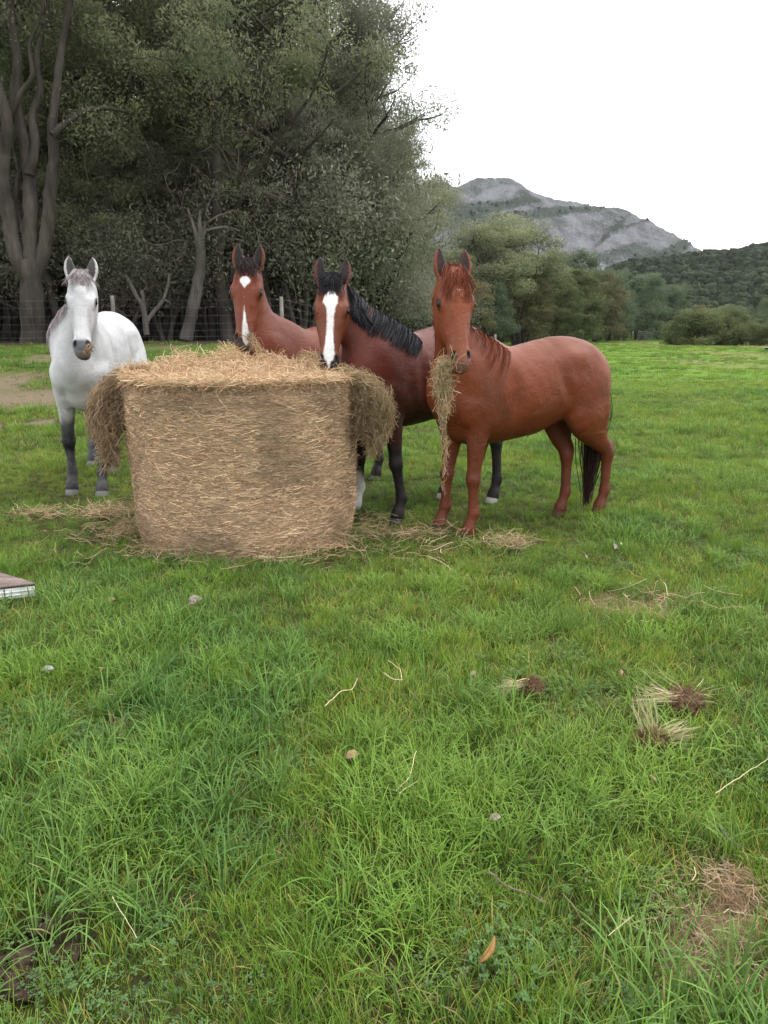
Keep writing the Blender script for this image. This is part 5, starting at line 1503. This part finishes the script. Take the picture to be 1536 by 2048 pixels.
# pale sheets beyond the fence
_s = Nodes('white painted sheet', .5, .4); _s.color(_s.ramp(_s.noise(2, 5, _s.pos()), [(.3, (.42, .44, .44)), (.7, (.72, .73, .72))])); M_SHEET = _s.m
def sheet(u0, u1, y, z0, z1, label):
    x0, x1 = (u0 - 768) / FPX * y, (u1 - 768) / FPX * y
    g0 = float(ground_z(x0, y))
    root = empty('roofing_sheet', (x0, y, g0), label, 'metal sheet')
    V, F = [], []
    m_ = 14
    for k in range(m_ + 1):
        t = k / m_; zr = .03 * (k % 2)
        for w in (0, 1):
            V.append((x0 + (x1 - x0) * t, y - .5 + w * .9, g0 + z0 + (z1 - z0) * t + w * .35 + zr))
    for k in range(m_): F.append((2 * k, 2 * k + 2, 2 * k + 3, 2 * k + 1))
    o = mesh_obj('corrugated_sheet', np.array(V), F, M_SHEET, root, smooth_=False)
    md_ = o.modifiers.new('thick', 'SOLIDIFY'); md_.thickness = .02
sheet(1024, 1036, 92, .55, .85, 'left one of two bent white metal sheets beyond the far fence')
sheet(1038, 1054, 92, .85, .35, 'right one of two bent white metal sheets beyond the far fence')
# trough at the right edge
tx, ty = (1533 - 768) / FPX * 50, 50; tz = float(ground_z(tx, ty))
tr = empty('water_trough', (tx, ty, tz), 'low pale trough cut by the right edge of the photo', 'trough')
_d = Nodes('dark tub', .6, .3); _d.color((.03, .03, .03))
V, F = box_mesh((tx, ty, tz - .02), 1.1, .5, .26, .2, 1.08); mesh_obj('tub', V, F, _d.m, tr, smooth_=False)
for sx, sy, lx, ly in ((0, -.26, 1.2, .07), (0, .26, 1.2, .07), (-.57, 0, .07, .46), (.57, 0, .07, .46)):
    c_, s_ = math.cos(.2), math.sin(.2)
    V, F = box_mesh((tx + sx * c_ - sy * s_, ty + sx * s_ + sy * c_, tz + .243), lx, ly, .06, .2); mesh_obj('rim', V, F, M_SHEET, tr, smooth_=False)

# ================================================================== board at the left edge
c0 = gpix(73, 1203); c0[2] = float(ground_z(c0[0], c0[1])) + .035
d1, d2 = np.array([-.93, -.36, 0]), np.array([-.84, .54, 0])
bd = empty('board', c0, 'brown topped panel with white edge lying in the grass at the left edge', 'board')
def prism(poly, z0, z1):
    n_ = len(poly); V = [(*q[:2], z0) for q in poly] + [(*q[:2], z1) for q in poly]
    return np.array(V), [tuple(range(n_))[::-1], tuple(range(n_, 2 * n_))] + [(k, (k + 1) % n_, n_ + (k + 1) % n_, n_ + k) for k in range(n_)]
poly = [c0, c0 + d2 * .8, c0 + d2 * .8 + d1 * .8, c0 + d1 * .9]
if np.cross((poly[1] - poly[0])[:2], (poly[2] - poly[1])[:2]) < 0: poly = poly[::-1]
_b1 = Nodes('weathered brown sheet', .6, .3)
_b1.color(_b1.ramp(_b1.noise(6, 7, _b1.pos((1, 4, 1)), .7), [(.3, (.09, .062, .055)), (.55, (.20, .15, .135)), (.72, (.36, .30, .27))])); _b1.bump(_b1.noise(30, 4, _b1.pos()), .3, .003)
_b2 = Nodes('white rib edge', .4, .4); _b2.color(_b2.ramp(_b2.noise(9, 5, _b2.pos()), [(.3, (.55, .56, .57)), (.6, (.80, .80, .80))]))
_b3 = Nodes('black seam', .6, .3); _b3.color((.02, .02, .02))
V, F = prism(poly, c0[2], c0[2] + .062); mesh_obj('white_panel', V, F, _b2.m, bd, smooth_=False)
ctr = sum(poly) / 4
V, F = prism([q + (q - ctr) * .006 for q in poly], c0[2] + .0625, c0[2] + .070); mesh_obj('seam', V, F, _b3.m, bd, smooth_=False)
V, F = prism([q + (q - ctr) * .010 for q in poly], c0[2] + .0705, c0[2] + .078); mesh_obj('top_sheet', V, F, _b1.m, bd, smooth_=False)
for k, zz_ in enumerate((.018, .040)):
    a_ = c0 + d1 * .02 + np.array([.002, -.003, 0]); b_ = c0 + d1 * .88 + np.array([.002, -.003, 0])
    V, F = tubes([np.array([a_, b_]) + (0, 0, zz_)], [np.full(2, .004)], 6); mesh_obj('rib', V, F, _b2.m, bd)
a_ = c0 + d1 * .16
V, F = tubes([np.array([a_ + (.003, -.004, 0), a_ + (.003, -.004, .06)])], [np.full(2, .003)], 6); mesh_obj('joint', V, F, _b3.m, bd)

# ================================================================== litter one can pick out
def lm(name, a, b, rough=.7):
    N = Nodes(name, rough, .25); N.color(N.ramp(N.noise(60, 4, N.obj()), [(.3, a), (.7, b)])); return N.m
M_DL = {'pale': lm('pale dead leaf', (.17, .135, .11), (.32, .265, .225)), 'tan': lm('tan dead leaf', (.20, .125, .07), (.34, .23, .13)), 'orange': lm('orange dead leaf', (.22, .115, .035), (.33, .19, .07)), 'grey': lm('grey chip', (.18, .17, .16), (.36, .34, .33))}
def dead_leaf(u, v, L, W, kind_, label, rot, tilt=.3, up=.055, name='dead_leaf', cat='leaf'):
    c = gpix(u, v); c[2] += up
    n_ = 9; V = []
    for k in range(n_):
        t = k / (n_ - 1); w = W * math.sin(math.pi * min(1, t * .95 + .03)) ** .7
        z = .18 * L * math.sin(t * 3.1) * .6
        for s_ in (-1, -.4, 0, .4, 1):
            jag = 1 + r.normal(0, .10) * (abs(s_) == 1)
            V.append(((t - .5) * L, s_ * w * .5 * jag, z + abs(s_) * w * .22))
    V = np.array(V)
    F = [(k * 5 + j_, k * 5 + j_ + 1, k * 5 + 6 + j_, k * 5 + 5 + j_) for k in range(n_ - 1) for j_ in range(4)]
    R = np.array(Matrix.Rotation(rot, 3, 'Z') @ Matrix.Rotation(tilt, 3, 'X') @ Matrix.Rotation(-tilt * .6, 3, 'Y'))
    o = mesh_obj(name, V @ R.T + c, F, M_DL[kind_])
    md_ = o.modifiers.new('thick', 'SOLIDIFY'); md_.thickness = .0012
    return meta(o, label, cat)
dead_leaf(390, 1222, .085, .055, 'pale', 'curled pale dead leaf in the grass below the left half of the bale', .6, .6)
dead_leaf(225, 1220, .05, .035, 'tan', 'small tan leaf in the grass between the board and the bale', 1.2)
dead_leaf(1166, 1128, .065, .045, 'pale', 'left one of two pale dead leaves right of the chestnut horses fore hooves', 2.2, .7)
dead_leaf(1226, 1108, .07, .045, 'pale', 'right one of two pale dead leaves right of the chestnut horses fore hooves', 1.7, .7)
dead_leaf(988, 1682, .036, .024, 'pale', 'whitish crumpled leaf in the lower middle of the grass', .2, .4, up=.08)
dead_leaf(970, 1968, .075, .022, 'orange', 'narrow orange brown leaf standing in the grass near the bottom edge', 1.5, 1.1, up=.10)
dead_leaf(98, 1364, .06, .035, 'grey', 'grey curled bark flake near the left edge of the grass', .1, .3)
dead_leaf(205, 1362, .03, .018, 'tan', 'tiny tan leaf right of the grey bark flake', 2.0, .3)
dead_leaf(1300, 1600, .03, .02, 'tan', 'tiny brown leaf below the torn grass clods', 2.4, .3, up=.08)
dead_leaf(706, 1548, .05, .035, 'tan', 'tan leaf half sunk in the grass left of the bent straw', .4, .3, up=.07)
dead_leaf(945, 1370, .03, .018, 'pale', 'tiny pale leaf up in the middle of the grass', 1.1, .5)
dead_leaf(1240, 1368, .035, .018, 'tan', 'thin tan leaf fragment above the torn clods', 1.4, .5)
def stalk(uv, rad, mat, name, label, cat, up=.085, sides=6, knots=False):
    P = []
    for (u, v, dz) in uv:
        c = gpix(u, v); c[2] += up + dz; P.append(c)
    P = np.array(P); t = np.linspace(0, len(P) - 1, (len(P) - 1) * 6 + 1)
    P = np.stack([np.interp(t, np.arange(len(P)), P[:, k]) for k in range(3)], 1)
    P[1:-1] = (P[:-2] + P[1:-1] * 2 + P[2:]) / 4
    P += r.normal(0, rad * .4, P.shape)
    rad = rad * .62
    R = np.full(len(P), rad) * np.linspace(1, .6, len(P))
    if knots: R = R * (1 + .35 * (r.random(len(P)) < .25))
    V, F = tubes([P], [R], sides)
    return meta(mesh_obj(name, V, F, mat), label, cat)
M_STRAW = lm('pale straw', (.46, .38, .22), (.66, .56, .36)); M_STICK = lm('brown twig', (.10, .06, .045), (.24, .17, .14)); M_STICKG = lm('grey twig', (.10, .085, .075), (.22, .19, .17))
stalk([(792, 1624, -.01), (818, 1600, 0), (832, 1560, .03)], .0032, M_STRAW, 'straw', 'bent pale straw in the middle of the lower grass', 'straw')
stalk([(797, 1628, -.01), (838, 1604, .0)], .0026, M_STRAW, 'straw', 'short straight straw touching the bent pale straw', 'straw')
stalk([(768, 1382, 0), (785, 1400, .01), (804, 1398, 0), (800, 1384, .02), (776, 1364, .02)], .003, M_STRAW, 'straw', 'curly pale straw above the middle of the grass', 'straw')
stalk([(650, 1452, 0), (682, 1430, .02), (706, 1426, .02), (715, 1408, .03)], .0032, M_STRAW, 'straw', 'wavy pale straw left of the curly one', 'straw')
stalk([(1425, 1632, 0), (1480, 1606, .02), (1530, 1575, .03)], .0026, M_STRAW, 'straw', 'long thin straw near the right edge', 'straw')
stalk([(855, 1136, 0), (880, 1148, .0), (905, 1166, 0)], .004, M_STRAW, 'straw', 'thick pale straw right of the bale foot', 'straw')
stalk([(1212, 1928, 0), (1262, 1900, .02)], .0018, M_STRAW, 'straw', 'short straw lying on the dry patch', 'straw')
stalk([(972, 1798, .01), (1010, 1826, 0), (1050, 1842, .0), (1092, 1862, 0)], .0034, M_STICK, 'twig', 'brown knotty twig lying in the lower right grass', 'twig', knots=True)
stalk([(1430, 1714, .02), (1455, 1732, .0), (1482, 1748, 0)], .0030, M_STICKG, 'twig', 'grey twig above the dry patch at the right', 'twig', knots=True)
stalk([(1437, 1776, .02), (1446, 1810, .0)], .0028, M_STICKG, 'twig', 'short grey twig at the top of the dry patch', 'twig')
stalk([(230, 1850, 0), (280, 1935, .0)], .002, M_STRAW, 'straw', 'thin yellow stem near the dark soil in the lower left corner', 'straw')

# torn clods: root ball with stalks
M_ROOT = lm('root ball', (.055, .032, .022), (.20, .12, .075), .95)
def clod(u, v, size, label, stalks, seed):
    rr_ = np.random.default_rng(seed)
    c = gpix(u, v); c[2] += .065
    root = empty('grass_clod', c, label, 'clod')
    la = np.linspace(-1.4, 1.4, 12); lo_ = np.linspace(0, 2 * np.pi, 22, endpoint=False)
    V = []
    for a_ in la:
        for b_ in lo_:
            d = np.array([math.cos(a_) * math.cos(b_), math.cos(a_) * math.sin(b_), math.sin(a_) * .6])
            V.append(c + d * size * np.array([1, 1, .75]) * (.40 + .95 * float(vnoise(b_ * 3.2 + seed, a_ * 4 + 5)) * (1 if 0 < b_ < 5.8 else .9)))
    F = [(i_ * 22 + j_, i_ * 22 + (j_ + 1) % 22, (i_ + 1) * 22 + (j_ + 1) % 22, (i_ + 1) * 22 + j_) for i_ in range(11) for j_ in range(22)]
    mesh_obj('root_ball', np.array(V), F, M_ROOT, root)
    n_ = 800; st = c + unit(n_, rr_) * size * rr_.uniform(.6, 1.15, (n_, 1)) * np.array([1, 1, .7])
    V, F = ribbons(curly(st, unit(n_, rr_), rr_.uniform(.02, .06, n_), .3, 5, rr_), rr_.uniform(.0012, .0022, n_))
    meta(mesh_obj('rootlets', V, F, M_HAY, root, colors=np.repeat(np.array([.20, .115, .065]) * rr_.uniform(.4, 1.6, (n_, 1)), 10, 0), smooth_=False), kind='stuff')
    for (dx, dz, L, n_, spread) in stalks:
        d0 = np.array([dx, rr_.uniform(-.3, .1), dz]); d0 /= np.linalg.norm(d0)
        d = d0 + rr_.normal(0, spread, (n_, 3)); d /= np.linalg.norm(d, axis=1, keepdims=True)
        ln_ = L * rr_.uniform(.6, 1.1, n_)
        st = c + d0 * size * .5 + rr_.normal(0, size * .25, (n_, 3)) + d * ln_[:, None] * .5
        V, F = ribbons(curly(st, d, ln_, .06, 6, rr_), rr_.uniform(.0022, .0048, n_))
        meta(mesh_obj('dry_stalks', V, F, M_HAY, root, colors=np.repeat(np.array([.55, .47, .28]) * rr_.uniform(.6, 1.25, (n_, 1)), 12, 0), smooth_=False), kind='stuff')
clod(1062, 1400, .045, 'small reddish root clod with stalks pointing left', [(-1, .15, .13, 34, .18)], 1)
clod(1368, 1430, .075, 'large brown root clod with pale stalks fanning left at the right of the grass', [(-1, .25, .17, 40, .25), (-.7, -.0, .15, 12, .2), (1, .4, .10, 10, .3)], 2)
clod(1302, 1512, .058, 'dark root clod with tall pale upright stalks', [(-.25, 1.0, .17, 26, .12), (.9, .35, .14, 34, .15), (.8, -.1, .12, 40, .3)], 3)
# dung and soil crumbs in the lower left corner
for (u, v, s_, lab) in [(88, 1862, .035, 'dark soil lump above the muddy corner at the lower left'), (22, 1955, .06, 'big dark soil lump at the lower left edge'), (50, 1985, .045, 'dark soil lump at the bottom of the muddy corner'), (140, 1925, .03, 'small soil lump at the right of the muddy corner')]:
    rr_ = np.random.default_rng(u); c = gpix(u, v); c[2] += .01
    la = np.linspace(-1.4, 1.4, 12); V = []
    for a_ in la:
        for b_ in np.linspace(0, 2 * np.pi, 20, endpoint=False):
            d = np.array([math.cos(a_) * math.cos(b_), math.cos(a_) * math.sin(b_), math.sin(a_) * .6])
            V.append(c + d * s_ * (.6 + .8 * float(vnoise(math.cos(b_) * 2.2 + u, a_ * 3 + math.sin(b_) * 2))))
    F = [(i_ * 20 + j_, i_ * 20 + (j_ + 1) % 20, (i_ + 1) * 20 + (j_ + 1) % 20, (i_ + 1) * 20 + j_) for i_ in range(11) for j_ in range(20)]
    meta(mesh_obj('soil_lump', np.array(V), F, lm('soil lump', (.018, .012, .009), (.07, .045, .032), 1.0)), lab, 'soil')
# straw on the dry patch
x, y = patch_xy(1425, 1915, 380, .075, .12, 5); litter('dry_thatch', x, y, 51, 'mat of dry thatch on the bare patch at the lower right', lift=(.01, .05), ln=(.03, .11), green=.0, w=(.0012, .0024), dark=.25)
x, y = patch_xy(1455, 1790, 260, .04, .05, 6); litter('dry_thatch', x, y, 52, 'small knot of dry thatch above the bare patch at the lower right', lift=(.01, .07), ln=(.03, .09), green=.0, w=(.0014, .003), dark=.2)
# ================================================================== grass
def blade_mat(name, stops, trans=.35, tip=None, rough=.55):
    N = Nodes(name, rough, .25)
    n = N.noise(1.7, 5, N.pos()); big = N.noise(.33, 4, N.pos())
    oi = N.add('ShaderNodeObjectInfo')
    c = N.ramp(n, stops)
    c = N.mix(N.ramp(big, [(.42, 0), (.62, .5)]), c, tuple(x * 1.0 for x in (.215, .315, .055)))
    v = N.ramp(oi.outputs['Random'], [(0, .82), (1, 1.32)])
    c = N.mix(1.0, c, v, 'MULTIPLY')
    t = N.attr('col')
    c = N.mix(1.0, c, t, 'MULTIPLY')
    N.color(c); N.leafy(c, trans)
    return N.m
M_G1 = blade_mat('meadow grass', [(.30, (.095, .190, .028)), (.50, (.150, .268, .040)), (.70, (.210, .322, .056))])
M_G2 = blade_mat('blue green grass', [(.30, (.080, .180, .038)), (.55, (.125, .240, .052)), (.75, (.175, .290, .068))])
M_G3 = blade_mat('dry grass', [(.30, (.22, .165, .085)), (.55, (.31, .245, .135)), (.75, (.38, .32, .19))], trans=.2)
M_CL = blade_mat('clover leaves', [(.30, (.060, .130, .040)), (.6, (.095, .170, .060))], trans=.3)

SRC = bpy.data.collections.new('tufts')     # sources for the sward, not linked to the scene
def tuft(name, nb, rad, h, w, bendy, mat, seed, tone=(1, 1, 1), dry=0.06, seg=4, spread=.5):
    r = np.random.default_rng(seed)
    a = r.uniform(0, 2 * np.pi, nb); rr = rad * np.sqrt(r.random(nb))
    st = np.stack([rr * np.cos(a), rr * np.sin(a), np.full(nb, -.012)], 1)
    az = a + r.normal(0, 1.1, nb); out = np.stack([np.cos(az), np.sin(az), 0 * az], 1)
    L = h * r.uniform(.45, 1.15, nb)
    ln = r.uniform(.05, spread, nb); cv = bendy * r.uniform(.1, 1.3, nb)
    t = np.linspace(0, 1, seg)
    ang = ln[:, None] + cv[:, None] * t[None]                 # angle from the vertical along the blade
    dz = np.cos(ang); dh = np.sin(ang)
    P = st[:, None] + np.cumsum(np.concatenate([np.zeros((nb, 1, 3)), (out[:, None] * dh[:, :-1, None] + np.array([0, 0, 1.]) * dz[:, :-1, None]) * (L / (seg - 1))[:, None, None]], 1), 1)
    side = np.cross(out, [0, 0, 1.]) + out * r.normal(0, .45, (nb, 1)) + r.normal(0, .12, (nb, 3))
    V, F = ribbons(P, w * r.uniform(.6, 1.3, nb), side=side, taper=True, r=r)
    c = np.ones((nb, 3)) * np.asarray(tone) * r.uniform(.75, 1.25, (nb, 1))
    k = r.random(nb) < dry; c[k] *= np.array([2.6, 1.35, 2.4]) * r.uniform(.6, 1, (k.sum(), 1))
    tt = (.62 + .48 * t)                                       # blade colour runs from darker at the foot to paler at the tip
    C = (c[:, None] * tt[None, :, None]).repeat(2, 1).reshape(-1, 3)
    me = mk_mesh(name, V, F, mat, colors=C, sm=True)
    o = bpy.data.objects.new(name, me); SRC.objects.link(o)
def clover(name, nb, rad, seed):
    r = np.random.default_rng(seed); V = []; F = []
    for q in range(nb):
        a = r.uniform(0, 6.28); rr = rad * math.sqrt(r.random()); c = np.array([rr * math.cos(a), rr * math.sin(a), r.uniform(.025, .06)])
        s = r.uniform(.004, .008); tl = r.normal(0, .25, 2)
        for k in range(3):
            b = a + k * 2.094
            e = np.array([math.cos(b), math.sin(b), 0]); f_ = np.array([-e[1], e[0], 0])
            i0 = len(V)
            for (x_, y_) in ((0, 0), (.8, -.6), (1.6, -.45), (1.75, 0), (1.6, .45), (.8, .6)):
                p_ = c + (e * x_ + f_ * y_) * s; p_[2] += (p_[:2] - c[:2]) @ tl
                V.append(p_)
            F.append(tuple(range(i0, i0 + 6)))
    me = mk_mesh(name, np.array(V), F, M_CL, colors=np.ones((len(V), 3)) * r.uniform(.8, 1.2))
    o = bpy.data.objects.new(name, me); SRC.objects.link(o)
tuft('a_turf', 38, .085, .075, .0035, .8, M_G1, 1)
tuft('b_turf', 38, .085, .095, .0040, 1.0, M_G1, 2, tone=(1.1, 1.05, .9))
tuft('c_blue', 34, .080, .11, .0050, 1.1, M_G2, 3)
tuft('d_long', 26, .070, .20, .0042, 1.5, M_G1, 4, spread=.4, seg=6)
tuft('e_long_blue', 22, .060, .21, .0062, 1.6, M_G2, 5, spread=.4, seg=6)
tuft('f_dry', 30, .080, .08, .0026, 1.2, M_G3, 6, spread=1.0)
clover('g_clover', 22, .09, 7)
tuft('h_fine', 60, .075, .13, .0018, .7, M_G1, 8, tone=(1.15, 1.1, .8), seg=5, dry=.03)
tuft('i_flat', 34, .090, .10, .0034, 1.7, M_G1, 9, tone=(1.1, .98, 1.0), spread=1.2, dry=.16, seg=5)
tuft('j_far', 26, .18, .10, .013, 1.0, M_G1, 10, tone=(1.1, 1.05, .95), seg=3)
tuft('k_far_blue', 26, .18, .12, .013, 1.1, M_G2, 11, seg=3)
tuft('l_far_dry', 22, .18, .12, .010, 1.0, M_G3, 12, seg=3, spread=.9)

def sward(seed, y0, y1, dens, far=False, sc=1.0):
    r = np.random.default_rng(seed)
    ymax, ymin = y1, y0
    wid = .66
    area = wid * (ymax ** 2 - ymin ** 2)
    mg = 1.4 if y1 < 16 else 3.0
    n = int((area + 2 * mg * (ymax - ymin)) * dens)
    yy_ = np.linspace(ymin, ymax, 400); cdf = np.cumsum(wid * yy_ + mg); cdf /= cdf[-1]
    y = np.interp(r.random(n), cdf, yy_); x = r.uniform(-1, 1, n) * (wid * y + mg)
    bare = patch_mask(BARE, x, y, 1.0); soil = patch_mask(SOIL, x, y, 2.0); dry = patch_mask(DRY, x, y, 3.0)
    wood = forest_floor(x, y)
    inb = np.hypot(x - BX, y - BY) < BR - .02
    keep = (r.random(n) > np.maximum(bare * .93, soil * .97)) & (r.random(n) > dry * .55) & (r.random(n) > wood * .985) & ~inb
    x, y, dry, bare = x[keep], y[keep], dry[keep], bare[keep]; n = len(x)
    a = fbm(x * 1.1 + 5, y * 1.1 + 11, 3); b = fbm(x * 2.6 + 70, y * 2.6, 3); cl = fbm(x * 1.5 + 20, y * 1.5 + 90, 3); big = fbm(x * .4 + 3, y * .4 + 8, 3)
    u = r.random(n)
    if far:
        v = np.where(u < smooth(big, .48, .60) * .7, 10, 9)
        v = np.where(r.random(n) < dry * .9 + bare * .8 + .03, 11, v)
    else:
        v = r.choice([0, 1, 2, 7, 8], n, p=[.26, .24, .14, .18, .18])
        right = smooth(x / np.maximum(y, .5), -.1, .35)
        v = np.where((u < smooth(a, .52, .68) * .45), np.where(r.random(n) < .5, 4, 2), v)           # broad blue green clumps
        v = np.where((r.random(n) < smooth(b, .54, .68) * .55), 3, v)                                 # long fine clumps
        v = np.where((r.random(n) < smooth(cl, .58, .70) * .28), 6, v)
        v = np.where(r.random(n) < dry * .8 + bare * .7 + .025, 5, v)
    h = .68 * sc * (.70 + .65 * fbm(x * 1.7, y * 1.7 + 33, 3)) * r.uniform(.8, 1.25, n)
    h = h * (1 - .45 * dry) * (1 - .6 * bare) * np.where(y < 4.0, .95 + .25 * smooth(4 - y, 0, 2), 1) 
    # horses and bale have trodden it short close by
    h = h * (1 - .35 * (1 - smooth(np.abs(y - 6.2), .6, 2.4)) * (x < 1.6))
    P = np.stack([x, y, ground_z(x, y)], 1)
    rot = np.stack([r.normal(0, .12, n), r.normal(0, .12, n), r.uniform(0, 6.28, n)], 1)
    return P, rot, h, v
def cat(L): return [np.concatenate(q) for q in zip(*L)]
P, rot, sc_, var = cat([sward(1, -.6, 2.6, 520), sward(2, 2.6, 5.0, 420), sward(3, 5.0, 9.0, 230, sc=1.0), sward(4, 9.0, 15.0, 75, sc=1.25),
                        sward(5, 9.0, 22.0, 26, far=True), sward(6, 22.0, 45.0, 9, far=True, sc=1.25), sward(7, 45, 90, 2.6, far=True, sc=1.9)])
me = bpy.data.meshes.new('grass')
me.vertices.add(len(P)); me.vertices.foreach_set('co', P.astype(np.float32).ravel())
for nm, ty, key, val in (('rot', 'FLOAT_VECTOR', 'vector', rot), ('scl', 'FLOAT', 'value', sc_), ('var', 'INT', 'value', var)):
    a_ = me.attributes.new(nm, ty, 'POINT'); a_.data.foreach_set(key, np.ascontiguousarray(val, np.int32 if ty == 'INT' else np.float32).ravel())
for m_ in (M_G1, M_G2, M_G3, M_CL): me.materials.append(m_)
grass = link(bpy.data.objects.new('grass', me))
meta(grass, 'green meadow grass of mixed short and long tufts covering the paddock', 'grass', kind='stuff')
ng = bpy.data.node_groups.new('sward', 'GeometryNodeTree')
ng.interface.new_socket('Geometry', in_out='INPUT', socket_type='NodeSocketGeometry')
ng.interface.new_socket('Geometry', in_out='OUTPUT', socket_type='NodeSocketGeometry')
gi, go = ng.nodes.new('NodeGroupInput'), ng.nodes.new('NodeGroupOutput')
ip = ng.nodes.new('GeometryNodeInstanceOnPoints'); ci = ng.nodes.new('GeometryNodeCollectionInfo')
ci.inputs['Collection'].default_value = SRC
ci.inputs['Separate Children'].default_value = True; ci.inputs['Reset Children'].default_value = True
def named(nm, ty):
    q = ng.nodes.new('GeometryNodeInputNamedAttribute'); q.data_type = ty; q.inputs['Name'].default_value = nm
    return [o for o in q.outputs if o.enabled][0]
e2r = ng.nodes.new('FunctionNodeEulerToRotation')
ng.links.new(named('rot', 'FLOAT_VECTOR'), e2r.inputs[0])
ng.links.new(gi.outputs[0], ip.inputs['Points']); ng.links.new(ci.outputs[0], ip.inputs['Instance'])
ip.inputs['Pick Instance'].default_value = True
ng.links.new(named('var', 'INT'), ip.inputs['Instance Index'])
ng.links.new(e2r.outputs[0], ip.inputs['Rotation']); ng.links.new(named('scl', 'FLOAT'), ip.inputs['Scale'])
ng.links.new(ip.outputs[0], go.inputs[0])
md = grass.modifiers.new('sward', 'NODES'); md.node_group = ng
# ================================================================== thin moist air towards the mountain
hb = bpy.data.meshes.new('haze')
X0, X1, Y0, Y1, Z0, Z1 = -4200, 4200, -60, 2150, -6, 460
vs = [(x, y, z) for z in (Z0, Z1) for x, y in ((X0, Y0), (X1, Y0), (X1, Y1), (X0, Y1))]
hb.from_pydata(vs, [], [(0, 3, 2, 1), (4, 5, 6, 7), (0, 1, 5, 4), (1, 2, 6, 5), (2, 3, 7, 6), (3, 0, 4, 7)])
hm_ = bpy.data.materials.new('moist air'); hm_.use_nodes = True
hn = hm_.node_tree.nodes; hn.clear()
ho = hn.new('ShaderNodeOutputMaterial'); hv = hn.new('ShaderNodeVolumePrincipled')
hv.inputs['Color'].default_value = (.86, .92, 1.0, 1); hv.inputs['Density'].default_value = .00006; hv.inputs['Anisotropy'].default_value = .2
hm_.node_tree.links.new(hv.outputs[0], ho.inputs['Volume'])
hb.materials.append(hm_)
meta(link(bpy.data.objects.new('haze', hb)), 'thin pale haze in the air towards the mountain', 'haze', kind='stuff')
SC.cycles.volume_bounces = 0
